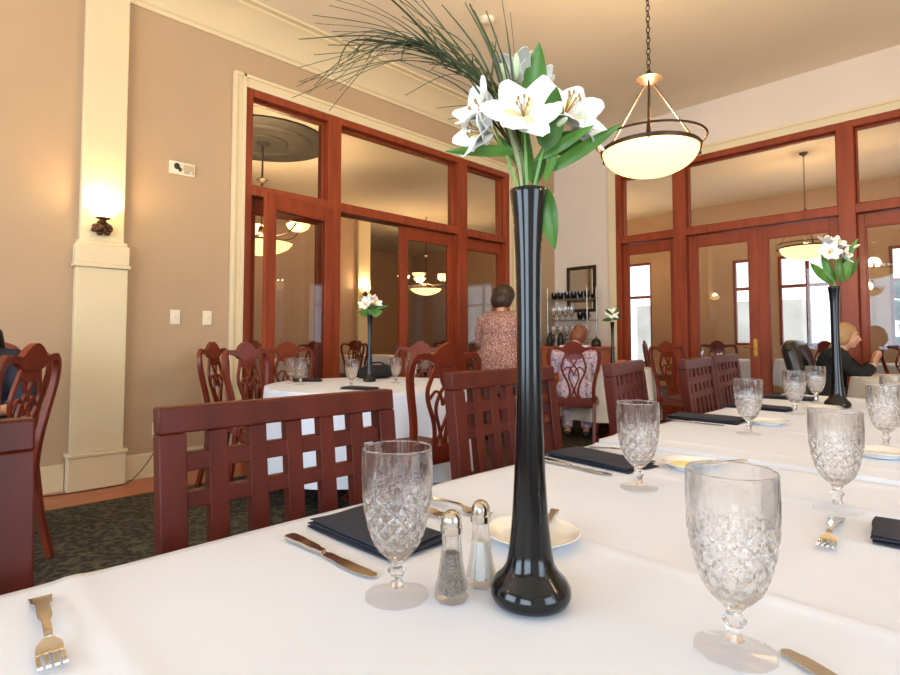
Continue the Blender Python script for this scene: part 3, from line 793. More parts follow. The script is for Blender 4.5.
# ------------------------------------------------------------------ napkins, cutlery, plates, shakers
def napkin(label, x, y, rz, L=.215, Wd=.105, seed=0, layers=3):
    r = random.Random(seed); b = MB()
    for k in range(layers):
        z0 = .0008+k*.0056; sx = L*(1-.025*k)/2; sy = Wd*(1-.02*k)/2; ox = r.uniform(-.003, .003); ph = r.uniform(0, 6)
        rows = []
        N = 14; M_ = 8
        def pt(u, v, top):
            e = min(1, min(1-abs(u), 1-abs(v))/.1+.0); e = max(0, e)
            h = .0052*(.35+.65*math.sqrt(e)) if top else .0003
            return (ox+u*sx+.002*math.sin(3*v+ph), v*sy+.002*math.sin(2.5*u+ph), z0+h+.0012*(k+1)/3*math.sin(4*u+ph)*math.sin(2*v+1))
        T = [[b._v(pt(-1+2*i/N, -1+2*j/M_, True)) for j in range(M_+1)] for i in range(N+1)]
        B = [[b._v(pt(-1+2*i/N, -1+2*j/M_, False)) for j in range(M_+1)] for i in range(N+1)]
        for i in range(N):
            for j in range(M_): b._f([T[i][j], T[i+1][j], T[i+1][j+1], T[i][j+1]]); b._f([B[i][j+1], B[i+1][j+1], B[i+1][j], B[i][j]])
        for i in range(N): b._f([T[i+1][0], T[i][0], B[i][0], B[i+1][0]]); b._f([T[i][M_], T[i+1][M_], B[i+1][M_], B[i][M_]])
        for j in range(M_): b._f([T[0][j], T[0][j+1], B[0][j+1], B[0][j]]); b._f([T[N][j+1], T[N][j], B[N][j], B[N][j+1]])
    o = b.build('napkin', 'napkin_cloth', loc=(x, y, TOP), rz=rz, sharp=60)
    return tag(o, label, 'napkin', 'folded black napkins')
napkin('folded black napkin behind the nearest goblet, before the first lattice chair', -.745, .563, .03, .225, .118, seed=1)
napkin('folded black napkin between the tall vase and the second goblet', -.77, 1.315, -.12, .26, .13, seed=2)
napkin('folded black napkin third along the table, below the far lattice chairs', -.86, 2.29, .05, .27, .16, seed=3)
napkin('folded black napkin behind the goblet of the fourth setting', -.82, 2.83, -.05, .26, .13, seed=4)
napkin('folded black napkin at the far left end of the far table', -.84, 3.4, 0, .25, .12, seed=5)
napkin('folded black napkin cut off by the right edge of the view', -.07, 1.165, .1, .2, .12, seed=6)
napkin('folded black napkin at the right side of the far table', -.06, 2.3, .1, .2, .12, seed=7)
def knife(label, x, y, rz, z=TOP, s=1):
    t = thing('table_knife', label, 'knife', (x, y, z), rz, 'table cutlery'); t.scale = (s, s, s)
    b = MB(); b.strip(spline([(-.105, 0, .004), (-.1, 0, .0045), (-.06, 0, .005), (-.02, 0, .0042), (-.005, 0, .004)], 4), [.012]*4+[.019]*4+[.016]*4+[.011]*4+[.009], .006, (0, 0, 1)); b.build('handle', 'silver', t, bevel=.002)
    b = MB(); b.strip(spline([(-.004, 0, .0035), (.02, 0, .003), (.07, 0, .0025), (.1, .003, .0022), (.112, .006, .002)], 4), [.009]*2+[.015]*4+[.019]*6+[.015]*3+[.009, .005], .0018, (0, 0, 1)); b.build('blade', 'silver', t)
    return t
k0 = knife('table knife in front of the near black napkin', -.724, .455, .03)
dup(k0, (-.78, 1.205, TOP), -.1, 'table knife lying along the second black napkin')
dup(k0, (-.86, 2.165, TOP), .02, 'table knife lying along the third black napkin')
dup(k0, (-.075, .60, TOP), 2.6, 'table knife whose tip shows at the bottom right corner')
def fork(label, x, y, rz):
    t = thing('table_fork', label, 'fork', (x, y, TOP), rz, 'table cutlery')
    b = MB(); b.strip(spline([(-.1, 0, .003), (-.09, 0, .0035), (-.03, 0, .010), (.02, 0, .012), (.035, 0, .010)], 5), [.024]*4+[.022]*3+[.014]*5+[.008]*6+[.007]*3, .003, (0, 0, 1)); b.build('handle', 'silver', t, bevel=.001)
    b = MB(); b.strip(spline([(.034, 0, .010), (.042, 0, .007), (.052, 0, .004), (.06, 0, .004)], 4), [.008, .01, .013, .017, .02, .022, .023, .024, .024, .024, .024, .024, .024], .0022, (0, 0, 1))
    for k in range(4):
        y0 = -.0102+.0068*k; b.strip(spline([(.058, y0, .004), (.075, y0, .0035), (.095, y0, .008)], 4), .0038, .002, (0, 0, 1))
    b.build('tines', 'silver', t)
    return t
f0 = fork('table fork alone at the bottom left of the near table', -.752, .12, -.09)
dup(f0, (-.215, 1.10, TOP), -R90+.1, 'table fork under the edge of the goblet at the right')
dup(f0, (-.80, .70, TOP), .02, 'table fork behind the near black napkin')
dup(f0, (-.76, .75, TOP), .05, 'second table fork behind the near black napkin, farther one')
dup(f0, (-.78, 1.45, TOP), .0, 'table fork behind the second black napkin')
def plate(label, x, y, r=.076):
    t = thing('bread_plate', label, 'plate', (x, y, TOP), 0, 'white bread plates')
    b = MB(); b.lathe([(.002, .003), (.04, .003), (.042, 0), (.048, 0), (.05, .004), (r-.006, .0125), (r, .0155), (r-.001, .0165), (r-.008, .0145), (.053, .0068), (.046, .0052), (.002, .005)], 48)
    b.build('dish', 'china', t, sharp=50); return t
p0 = plate('white bread plate right behind the tall black vase and the shakers', -.548, .727)
PL = [(-.56, 1.41, 'white bread plate with butter beside the second goblet'), (-.655, 2.345, 'white bread plate beside the third goblet'), (-.60, 3.0, 'white bread plate in front of the second vase'), (-.258, 1.93, 'white bread plate at the right edge below a goblet')]
for x, y, l in PL: dup(p0, (x, y, TOP), 0, l)
def spreader(label, x, y, rz, tilt):
    t = thing('butter_knife', label, 'knife', (x, y, TOP+.0125), rz, 'butter knives on the bread plates'); t.rotation_euler = (0, tilt, rz)
    b = MB(); b.strip(spline([(0, 0, .0035), (.03, 0, .004), (.075, 0, .0045), (.085, 0, .004)], 4), [.008]*4+[.011]*4+[.015]*4+[.01], .005, (0, 0, 1)); b.build('handle', 'silver', t, bevel=.0015)
    b = MB(); b.strip(spline([(.002, 0, .0035), (-.02, 0, .003), (-.055, 0, .003)], 4), [.008, .011, .015, .017, .018, .018, .016, .012, .006], .0016, (0, 0, 1)); b.build('blade', 'silver', t)
    return t
s0 = spreader('butter knife resting on the plate behind the tall vase', -.538, .745, 1.95, -.06)
d = dup(s0, (-.52, 1.44, TOP+.0125), .9, 'butter knife on the plate beside the second goblet'); d.rotation_euler = (0, -.03, .9)
for x, y, l in [(-.575, 1.40, 'pat of butter on the plate beside the second goblet')]:
    b = MB(); b.lathe([(.03, 0), (.034, .003), (.03, .007), (.002, .0085)], 20); tag(b.build('butter_pat', 'butter', loc=(x, y, TOP+.0052)), l, 'butter')
def shaker(label, x, y, inner):
    t = thing('shaker', label, 'shaker', (x, y, TOP), random.uniform(0, 1), 'glass salt and pepper shakers')
    prof = [(.0205, 0), (.0215, .002), (.0212, .012), (.018, .024), (.0145, .045), (.0125, .065), (.0118, .08), (.0125, .083)]
    inn = [(.0095, .082), (.0094, .066), (.0115, .045), (.015, .024), (.0165, .012), (.015, .008), (.002, .0075)]
    MB().lathe(prof+inn, 8).build('glass_body', 'shaker_glass', t, sharp=20)
    MB().lathe([(.0145, .0082), (.0158, .012), (.0143, .024), (.0111, .044), (.0098, .056), (.002, .057)], 16).build('contents', inner, t)
    b = MB(); b.lathe([(.0128, .080), (.0138, .081), (.0138, .089), (.0125, .0905), (.0128, .093), (.0122, .099), (.0095, .1045), (.005, .1075), (.001, .108)], 24)
    b.build('cap', 'silver', t)
    for k in range(5):
        pass
    b = MB()
    for k in range(5):
        a = 2*PI*k/5; b.ell((.0055*math.cos(a), .0055*math.sin(a), .1068), (.001, .001, .0008), 6, 4)
    b.build('holes', 'dark_plastic', t)
    return t
shaker('glass shaker with silver cap, the nearer one with darker contents', -.497, .494, 'pepper')
shaker('glass shaker with silver cap, the farther one filled with white salt', -.50, .552, 'salt')
napkin('black napkin lying on the round table before the bag', -2.95, 2.1, .4, .25, .1, seed=9)
napkin('black napkin at the left side of the round table', -3.78, 2.2, .9, .22, .1, seed=11)

# ------------------------------------------------------------------ tall vases
def vase(label, x, y, z, s=1):
    t = thing('tall_vase', label, 'vase', (x, y, z), 0, 'tall black bud vases'); t.scale = (s, s, s)
    prof = [(.002, 0), (.036, 0), (.046, .003), (.0495, .010), (.049, .018), (.044, .027), (.035, .036), (.0295, .046), (.0265, .062), (.0225, .10), (.0195, .15), (.0168, .22), (.0152, .29), (.015, .36), (.0165, .43), (.0195, .48), (.0225, .505), (.0232, .511), (.0222, .5125), (.0205, .508), (.0165, .46), (.0135, .40), (.012, .34), (.002, .335)]
    MB().lathe(prof, 40).build('body', 'black_glaze', t, sharp=55)
    b = MB(); b.lathe([(.0405, -.0002), (.047, .0022), (.05, .0095), (.0502, .012), (.0495, .0135)], 40, cap0=False, cap1=False)
    return t
V1 = Vector((-.424, .559, TOP))
v0 = vase('tall black glazed vase with lilies in the middle of the near table', *V1)
V2 = Vector((-.575, 3.15, TOP)); V3 = Vector((-3.03, 5.49, TZ+.003)); V4 = Vector((-3.42, 2.52, TZ+.003))
dup(v0, V2, 0, 'tall black vase with a compact bouquet on the far table', None, 1.12)
dup(v0, V3, 0, 'slim black vase with one open lily on the table of the red-haired person')
dup(v0, V4, 0, 'black vase with white flowers on the round table by the doorway')

# ------------------------------------------------------------------ flowers
R_ax = Vector((.703, .711, 0)); T_ax = Vector((.711, -.703, 0)); Z_ax = Vector((0, 0, 1))   # right, toward the room's near side, up
PXM = .00128
def fl(V, px, py, dep=0, s=1):      # point beside a vase: px to the right of its axis, py above its mouth (units of 1.28 mm), dep towards the near side
    return V + Vector((0, 0, .51)) + R_ax*px*PXM*s + Z_ax*py*PXM*s + T_ax*dep*s
def petal(b, M, L, Wd, curl, open_):
    def f(u, v):
        w = Wd*(math.sin(PI*min(1, .1+.86*u**.85))**.6)
        a = (v-.5)*2
        r = L*(u*math.sin(open_)+.0); h = L*u*math.cos(open_)
        bend = curl*u*u*L
        r2 = r + bend*math.cos(open_); h2 = h - bend*math.sin(open_)
        return M @ Vector((r2 + .0, a*w, h2 - .25*w*(a*a) + .22*w*a*math.sin(7*u+3*Wd*1000)*u))
    b.grid(f, 8, 6, .0008)
def blossom(parent, c, d, R, rnd, openness=.95):
    d = d.normalized(); q = d.to_track_quat('Z', 'Y').to_matrix().to_4x4()
    o = None
    b = MB()
    for k in range(6):
        M = Matrix.Translation(c) @ q @ Matrix.Rotation(2*PI*k/6+rnd.uniform(-.1, .1), 4, 'Z')
        petal(b, M, R*(1.12 if k % 2 else 1.0), R*(.36 if k % 2 else .47), .3+rnd.uniform(-.05, .15), openness*(.85 if k % 2 else .75)+rnd.uniform(-.08, .08))
    o = b.build('blossom', 'petal', parent, sharp=70)
    b = MB()
    for k in range(6):
        M = Matrix.Translation(c+d*.0015) @ q @ Matrix.Rotation(2*PI*k/6, 4, 'Z')
        if k % 2: petal(b, M, R*.55, R*.13, .3, openness*.8)
    b.build('throat', 'petal_throat', o, sharp=70)
    b = MB()
    for k in range(6):
        a = 2*PI*k/6+.3; p1 = c + (q.to_3x3() @ Vector((.16*R*math.cos(a), .16*R*math.sin(a), .62*R))); b.tube([c, (c+p1)/2+d*.002, p1], .0006, 5); b.ell(p1, (.0018, .0018, .0028), 6, 4)
    b.build('stamens', 'anther', o)
    return o
def lf(b, base, tip, w, side, sag=0.0, n=10):
    base = Vector(base); tip = Vector(tip); ax = tip-base; sd = Vector(side); sd = (sd - ax*sd.dot(ax)/ax.length_squared).normalized(); nn = ax.cross(sd).normalized()
    def f(u, v):
        a = (v-.5)*2; ww = w*(math.sin(PI*(u**.75)))**.8*.5+.0006
        return base + ax*u + nn*(sag*4*u*(1-u)) + sd*a*ww + nn*(abs(a)*ww*.3)
    b.grid(f, n, 4, .0007)
def stem_pts(V, end, dep0, bow=.02):
    a = V + Vector((0, 0, .37)); m = V + Vector((0, 0, .512)) + (end-V-Vector((0, 0, .51)))*.06
    m2 = m.lerp(end, .5) + Z_ax*bow
    return spline([a, m, m2, end], 5)
def lily(V, label, heads, leaves, seed, s=1, group='lily stems in the tall vase'):
    """heads: (px, py, dep, direction(right, near, up), radius, openness); leaves: (b, t, width, side, dark)"""
    rnd = random.Random(seed)
    t = thing('lily_stem', label, 'flower', tuple(V+Vector((0, 0, .37))), 0, group); inv = V+Vector((0, 0, .37))
    P = lambda px, py, dep: fl(V, px, py, dep, s) - inv
    ends = [P(h[0], h[1], h[2]) for h in heads]
    c0 = sum(ends, Vector())/len(ends)
    fork_ = (Vector((0, 0, .14))).lerp(c0, .55)
    b = MB(); b.tube(spline([Vector((0, 0, -.03)), Vector((fork_.x*.08, fork_.y*.08, .10)), fork_], 6), .0022*s, 7)
    for e, h in zip(ends, heads):
        d = (R_ax*h[3][0]+T_ax*h[3][1]+Z_ax*h[3][2]).normalized()
        b.tube(spline([fork_, fork_.lerp(e, .6)+Z_ax*.004, e-d*.004, e], 5), .0015*s, 6)
    b.build('stem', 'flower_stem', t)
    for e, h in zip(ends, heads):
        d = R_ax*h[3][0]+T_ax*h[3][1]+Z_ax*h[3][2]
        if h[5] > 0: blossom(t, e, d, h[4]*s, rnd, h[5])
        else:
            q = d.to_track_quat('Z', 'Y').to_matrix(); m = MB(); m.ell(e+d.normalized()*h[4]*s*.8, (h[4]*s*.32, h[4]*s*.32, h[4]*s), 10, 8, q); m.build('bud', 'bud', t)
    for (p, q, w, sd, dark) in leaves:
        m = MB(); lf(m, P(*p), P(*q), w*s, R_ax*sd[0]+T_ax*sd[1]+Z_ax*sd[2], .006*s); m.build('leaf', 'leaf_dark' if dark else 'leaf', t, sharp=70)
    return t
lily(V1, 'large open white lily facing the viewer with a broad upright leaf', [(-7, 66, .03, (-.15, .9, .3), .046, 1.0)],
     [((13, 32, .035), (20, 84, .062), .032, (1, .2, 0), True), ((2, 8, .01), (-2, 62, .012), .012, (1, 0, 0), False), ((6, 20, .0), (-20, 104, .0), .012, (1, .2, .2), False), ((6, 30, .01), (60, 58, .03), .014, (0, .3, 1), False)], 1)
lily(V1, 'white lily at the right of the bouquet, turned to upper right', [(36, 76, .0, (.3, .75, .55), .05, .95), (48, 66, -.01, (.7, .5, .1), .04, .7), (16, 84, -.03, (.1, .2, 1), .042, .7)],
     [((30, 40, -.01), (78, 72, -.02), .014, (.3, .3, 1), False), ((18, 20, .0), (92, 66, .01), .016, (-.4, .3, 1), False)], 2)
lily(V1, 'pair of half-closed white lilies hanging at the left of the bouquet', [(-40, 72, .01, (-.7, .4, .4), .042, .55), (-40, 56, .015, (-.95, .4, -.05), .042, .5)],
     [((-8, 38, .012), (-82, 33, .03), .013, (0, .4, 1), False), ((-2, 20, .0), (-30, 62, -.01), .01, (1, .4, 0), False)], 3)
lily(V1, 'white lily buds at the top behind a tall pointed leaf', [(-8, 118, -.02, (-.1, .2, 1), .042, .5), (-22, 104, .0, (-.2, .3, .9), .018, 0), (-14, 108, .02, (0, .4, .9), .016, 0), (12, 110, -.02, (.2, -.1, 1), .03, .5)],
     [((2, 88, .0), (11, 148, .01), .03, (1, .25, 0), False), ((14, 6, .02), (30, 60, .03), .01, (1, .3, 0), False)], 4)
lily(V1, 'low trailing lily sprig with a leaf hanging beside the vase', [(20, 55, .03, (.5, .6, .2), .014, 0)],
     [((15, 8, -.008), (27, -57, -.004), .026, (1, .3, 0), False), ((22, 44, .01), (50, 52, .02), .02, (.2, .3, 1), True), ((4, 4, .01), (16, 46, .02), .014, (1, .2, 0), True)], 5)
# arching grass frond
def frond(V, label, s=1):
    rnd = random.Random(11); t = thing('grass_frond', label, 'grass frond', tuple(V+Vector((0, 0, .37)))); inv = V+Vector((0, 0, .37))
    P = lambda px, py, dep=0: fl(V, px, py, dep, s) - inv
    spine = spline([Vector((0, 0, 0)), P(-4, 0, .002), P(-10, 40, .006), P(-28, 88, .01), P(-60, 118, .012), P(-104, 144, .012), P(-140, 149, .01)], 6)
    n = len(spine); b = MB(); b.tube(spine[:n-6], [.004+.0062*math.sin(PI*min(1, k/(n-10)))**2*.9 for k in range(n-6)], 8, flat=.5); b.build('sheath', 'grass_sheath', t)
    blades = []
    for tx, ty in [(-228, 98), (-232, 88), (-224, 104), (-215, 108), (-204, 90), (-198, 92), (-178, 92), (-214, 84), (-226, 96), (-190, 100)]: blades.append((n-rnd.randint(5, 14), (tx+rnd.uniform(-5, 5), ty+rnd.uniform(-5, 5)), 152+rnd.uniform(-6, 8)))
    for tx, ty in [(-224, 143), (-216, 178), (-205, 186), (-200, 190), (-220, 150), (-212, 170), (-196, 180)]: blades.append((n-rnd.randint(6, 14), (tx, ty), (ty+156)/2+10))
    for tx, ty in [(-172, 196), (-160, 205), (-150, 200), (-166, 198), (-140, 204)]: blades.append((n-rnd.randint(9, 16), (tx, ty), 174))
    for tx, ty, k in [(-128, 190, 18), (-104, 190, 17), (-86, 196, 15), (-62, 205, 14), (-58, 188, 14), (-60, 165, 12), (-30, 170, 12), (-20, 165, 11), (-48, 120, 9), (-80, 88, 12), (-92, 96, 14), (-50, 196, 13), (-54, 178, 12), (-44, 160, 11), (-36, 150, 11)]: blades.append((k, (tx, ty), ty*.55+55))
    for k in range(16): blades.append((rnd.randint(8, n-9), (rnd.uniform(-130, -30), rnd.uniform(100, 200)), rnd.uniform(115, 155)))
    b = MB()
    for q in range(34):      # long blades that follow the arch before they part
        k1 = rnd.randint(n//2, n-3); k0_ = max(2, k1-rnd.randint(10, 18)); o0 = Vector((rnd.uniform(-1, 1), rnd.uniform(-1, 1), rnd.uniform(-.6, .6)))*.007
        path = [spine[i]+o0*((i-k0_)/(k1-k0_)) for i in range(k0_, k1+1)]
        dr = (spine[k1]-spine[k1-2]).normalized(); Lb = rnd.uniform(.06, .13); dn = rnd.uniform(.25, .75)
        e1 = path[-1]+dr*Lb*.5+R_ax*rnd.uniform(-.012, .0)+T_ax*rnd.uniform(-.02, .02)-Z_ax*dn*Lb*.12; e2 = path[-1]+dr*Lb*.9-Z_ax*dn*Lb*.55+T_ax*rnd.uniform(-.03, .03)
        pts = spline([path[0], path[len(path)//2], path[-1], e1, e2], 7)
        b.strip(pts, [.0052*(1-.9*(i/len(pts))**1.8) for i in range(len(pts))], .0007, Vector((rnd.uniform(-.4, .4), -.5, .8)))
    for k, (tx, ty), mid in blades:
        p = spine[max(0, min(k, n-1))]; dep = rnd.uniform(-.05, .06); e = P(tx, ty, dep)
        m = p.lerp(e, .45); mm = P(0, mid, 0).z; m.z = m.z*.55 + mm*.45
        pts = spline([p - (spine[min(k+1, n-1)]-spine[max(k-1, 0)])*.6, p, m, e], 7)
        b.strip(pts, [.0048*(1-.85*(i/len(pts))**1.5) for i in range(len(pts))], .0007, Vector((rnd.uniform(-.3, .3), -.5, .8)))
    b.build('blades', 'grass_blade', t)
    return t
frond(V1, 'arching frond of fine dark grass sweeping up to the left from the tall vase')
# second, third and fourth bouquets
lily(V2+Vector((0, 0, .062)), 'compact spray of white lilies in the second vase on the far table', [(-12, 56, .01, (-.3, .8, .3), .024, .9), (6, 70, 0, (.2, .6, .7), .023, .8), (-4, 76, -.01, (0, .3, 1), .022, .7), (12, 52, .01, (.5, .7, .2), .02, .8), (32, 66, .0, (.8, .3, .4), .01, 0)],
     [((0, 5, 0), (-44, 40, .01), .018, (0, .4, 1), False), ((4, 6, .01), (36, 78, .005), .018, (1, .3, 0), False), ((6, 10, .02), (22, 50, .02), .022, (1, .2, 0), False), ((-2, 8, .01), (-24, 60, .01), .018, (1, .2, 0), False), ((8, 8, 0), (44, 52, .0), .018, (0, .3, 1), True), ((2, 6, .03), (2, 46, .02), .02, (1, 0, 0), True), ((12, 30, 0), (44, 84, 0), .016, (1, .3, .2), False)], 21, 2.2, 'bouquets on the farther tables')
lily(V3, 'single open pale lily in the slim vase on the table of the red-haired person', [(0, 30, .0, (0, .8, .6), .032, 1.15)],
     [((0, 10, 0), (-40, 6, 0), .02, (0, .3, 1), True), ((0, 12, 0), (38, 26, 0), .02, (0, .3, 1), True), ((0, 14, .01), (-30, 50, .02), .02, (1, .3, 0), True), ((0, 14, .01), (22, 56, .02), .02, (1, .3, 0), True)], 22, 2.2, 'bouquets on the farther tables')
lily(V4, 'spray of white flowers in the vase on the round table', [(-10, 30, .01, (-.4, .7, .5), .032, .9), (14, 34, .0, (.4, .5, .7), .032, .9), (2, 44, 0, (0, .3, 1), .03, .7)],
     [((0, 2, 0), (-34, 8, .02), .03, (0, .4, 1), False), ((4, 2, .01), (40, 14, .01), .032, (0, .3, 1), False), ((2, 0, .02), (10, 26, .03), .04, (1, .2, 0), True), ((2, 20, .0), (60, 30, .0), .012, (0, .3, 1), False)], 23, 1.9, 'bouquets on the farther tables')

# ------------------------------------------------------------------ serving station in the corner, mirror
t = thing('sideboard', 'orange wood sideboard in the corner below the mirror', 'sideboard', (-4.2, 6.62, 0))
MB().box((0, 0, .5), (.84, .46, .9)).build('carcass', 'counter_wood', t, bevel=.004)
MB().box((0, 0, .965), (.9, .5, .03)).build('worktop', 'counter_wood', t, bevel=.006)
MB().box((0, 0, .025), (.78, .4, .05)).build('plinth', 'dark_plastic', t)
for s in (-1, 1):
    d = MB().box((s*.21, -.238, .46), (.39, .02, .74)).build('door', 'counter_wood', t, bevel=.004)
    q = MB(); q.ell((s*.05, -.255, .55), (.014, .014, .014)); q.build('knob', 'brass', d)
RX, RY, RZ0 = -4.3, 6.66, .98
t = thing('glass_rack', 'metal shelf rack of cups and glasses standing on the sideboard', 'rack', (RX, RY, RZ0))
for sx in (-.32, .32):
    for sy in (-.12, .12): MB().tube([(sx, sy, 0), (sx, sy, .82)], .009, 8).build('post', 'wire_metal', t)
SH = (.09, .36, .655)
for z in SH:
    b = MB(); b.box((0, 0, z), (.66, .26, .012)); b.build('shelf', 'wire_metal', t, bevel=.002)
def cup(label, x, y, z, m, grp, h=.1, r=.042):
    t = thing('cup', label, 'cup', (x, y, z), random.uniform(0, 6), grp)
    MB().lathe([(.002, 0), (r*.7, 0), (r*.75, .004), (r, h*.5), (r, h), (r-.004, h), (r-.005, h*.5), (r*.65, .008), (.002, .007)], 20).build('body', m, t)
    MB().tube([(r-.002, 0, h*.25), (r+.022, 0, h*.35), (r+.024, 0, h*.65), (r-.002, 0, h*.8)], .005, 6).build('handle', m, t)
    return t
CL = 'black cup in the row on the top shelf of the rack in the corner'
m0 = cup(CL, RX-.27, RY-.03, RZ0+SH[2]+.0065, 'black_glaze', 'black cups on the top shelf of the rack')
for k in range(1, 6): dup(m0, (RX-.27+.108*k, RY-.03, RZ0+SH[2]+.0065), .8*k, CL)
CL2 = 'black cup at the right end of the middle shelf of the rack'
for k in range(2): dup(m0, (RX+.16+.1*k, RY-.04, RZ0+SH[1]+.0065), 1.1*k, CL2, 'black cups on the middle shelf of the rack')
GL = 'clear goblet standing on the middle shelf of the corner rack'
for k in range(4): dup(g0, (RX-.27+.1*k, RY-.05, RZ0+SH[1]+.0065), 0, GL, 'goblets on the middle shelf of the rack')
GL = 'clear goblet standing on the low shelf of the corner rack'
for k in range(6): dup(g0, (RX-.27+.108*k, RY-.05, RZ0+SH[0]+.0065), 0, GL, 'goblets on the low shelf of the rack')
def carafe(label, x, y, z):
    t = thing('carafe', label, 'carafe', (x, y, z))
    MB().lathe([(.002, 0), (.04, 0), (.044, .01), (.043, .1), (.03, .14), (.024, .155), (.03, .17), (.002, .172)], 20).build('body', 'dark_plastic', t)
    MB().tube([(.04, 0, .04), (.075, 0, .06), (.075, 0, .13), (.027, 0, .155)], .007, 6).build('handle', 'dark_plastic', t)
    MB().lathe([(.022, .172), (.02, .185), (.006, .19), (.002, .198)], 14).build('lid', 'dark_plastic', t)
carafe('black carafe on the sideboard at the foot of the rack', -4.52, 6.44, .981)
carafe('black carafe on the sideboard right of the other carafe', -4.34, 6.44, .981)
t = thing('cloche', 'small black domed pot at the right end of the sideboard', 'pot', (-3.86, 6.56, .981))
MB().lathe([(.06, 0), (.066, .01), (.064, .05), (.05, .085), (.025, .105), (.002, .11)], 24).build('dome', 'dark_plastic', t)
MB().ell((0, 0, .118), (.012, .012, .012)).build('knob', 'dark_plastic', t)
t = thing('wall_mirror', 'brown framed mirror hanging on the pale back wall', 'mirror', (-4.285, YB-.002, 1.795))
b = MB()
for s in (-1, 1): b.box((s*.215, -.016, 0), (.045, .03, .66)); b.box((0, -.016, s*.308), (.386, .03, .045))
b.build('frame', 'bronze', t, bevel=.004); MB().box((0, -.008, 0), (.39, .006, .575)).build('glass', 'mirror_glass', t)
tag(MB().box((-3.03+.1, 5.5, TZ+.055), (.1, .012, .1)).build('menu_card', 'orange_card', bevel=.001), 'small orange card standing beside the slim vase', 'card')

# black leather settee behind the person in black
t = thing('settee', 'black leather tufted settee on which the person in black sits', 'sofa', (-1.04, 6.16, 0), face_to(.985, .1))
b = MB(); b.box((0, -.13, .27), (.8, .32, .2)); b.build('base', 'leather_black', t, bevel=.03)
MB().box((0, -.11, .39), (.68, .34, .12)).build('seat', 'leather_black', t, bevel=.04)
b = MB()
for k in range(7):
    x = -.36+.12*k; b.tube([(x, -.27, .4), (x, -.33, .7), (x, -.39, .95), (x, -.41, 1.0)], [.07, .075, .075, .065], 12)
b.tube([(-.43, -.4, .97), (-.4, -.41, .99), (-.3, -.41, 1.01), (.3, -.41, 1.01), (.4, -.41, .99), (.43, -.4, .97)], [.02, .05, .06, .06, .05, .02], 12); b.build('backrest', 'leather_black', t)
for s in (-1, 1):
    b = MB(); b.box((s*.4, -.13, .4), (.1, .32, .2)); b.tube([(s*.4, -.3, .5), (s*.4, .04, .5)], .06, 12); b.build('arm', 'leather_black', t)
    for y in (-.25, .0): MB().tube([(s*.34, y, 0), (s*.34, y, .18)], [.02, .03], 8).build('leg', 'chair_brown', t)
# bag on the round table
t = thing('cloth_bag', 'black soft bag slumped on the round table among the goblets', 'bag', (-3.66, 2.75, TZ+.003), .8)
b = MB(); b.ell((0, 0, .055), (.15, .08, .058), 20, 12); b.ell((.08, .01, .06), (.085, .07, .06), 16, 10); b.ell((-.09, 0, .04), (.09, .06, .042), 16, 10); b.build('bag_body', 'cloth_black', t, remesh=.012)
MB().tube(spline([(-.08, 0, .08), (-.03, .02, .125), (.05, .02, .13), (.09, 0, .1)], 5), .007, 6).build('strap', 'cloth_black', t)

# ------------------------------------------------------------------ people
def hand(b, w, d, up, s=1, curl=.5):
    """palm, four bent fingers of unequal length and a thumb from the side of the palm"""
    d = Vector(d).normalized(); up = Vector(up); up = (up-d*up.dot(d)).normalized(); sd = d.cross(up)
    w = Vector(w); M = Matrix((sd, d, up)).transposed()
    b.ell(w+d*.045*s, (.04*s, .05*s, .016*s), 14, 10, M)
    for k, L in enumerate((.068, .078, .072, .056)):
        p0 = w+d*.08*s+sd*(.03-.02*k)*s; p1 = p0+d*L*.45*s-up*.01*curl*s; p2 = p1+(d*(1-curl*.6)-up*curl).normalized()*L*.32*s; p3 = p2+(d*(1-curl)-up*curl*1.5).normalized()*L*.25*s
        b.tube([p0-d*.02*s, p0, p1, p2, p3], [.0095*s, .0095*s, .009*s, .0082*s, .007*s], 8)
    p0 = w+d*.025*s+sd*.03*s; b.tube([p0-sd*.012*s, p0+sd*.016*s+d*.02*s, p0+sd*.024*s+d*.045*s-up*.008*s, p0+sd*.02*s+d*.066*s-up*.014*s], [.012*s, .011*s, .0098*s, .008*s], 8)
def head(b, c, M, s=1):
    c = Vector(c); V = lambda x, y, z: c+M @ Vector((x*s, y*s, z*s))
    b.ell(V(0, -.008, .025), (.074*s, .092*s, .088*s), 20, 14, M); b.ell(V(0, .022, -.03), (.058*s, .066*s, .075*s), 18, 12, M)
    b.ell(V(0, .05, -.085), (.026*s, .024*s, .022*s), 12, 8, M)                      # chin
    b.tube([V(0, .083, .022), V(0, .098, -.006), V(0, .108, -.024), V(0, .085, -.034)], [.008*s, .010*s, .013*s, .009*s], 8)   # nose
    for x in (-1, 1):
        b.ell(V(x*.073, -.004, -.008), (.010*s, .02*s, .03*s), 10, 8, M); b.ell(V(x*.034, .068, -.02), (.022*s, .016*s, .018*s), 10, 8, M)
        b.tube([V(x*.012, .084, .034), V(x*.034, .083, .038), V(x*.052, .066, .032)], .007*s, 6)
    for z in (-.052, -.063): b.tube([V(-.022, .078, z), V(0, .088, z), V(.022, .078, z)], [.005*s, .0072*s, .005*s], 6)
    b.tube([V(0, -.02, -.06), V(0, -.03, -.12)], [.05*s, .052*s], 12)
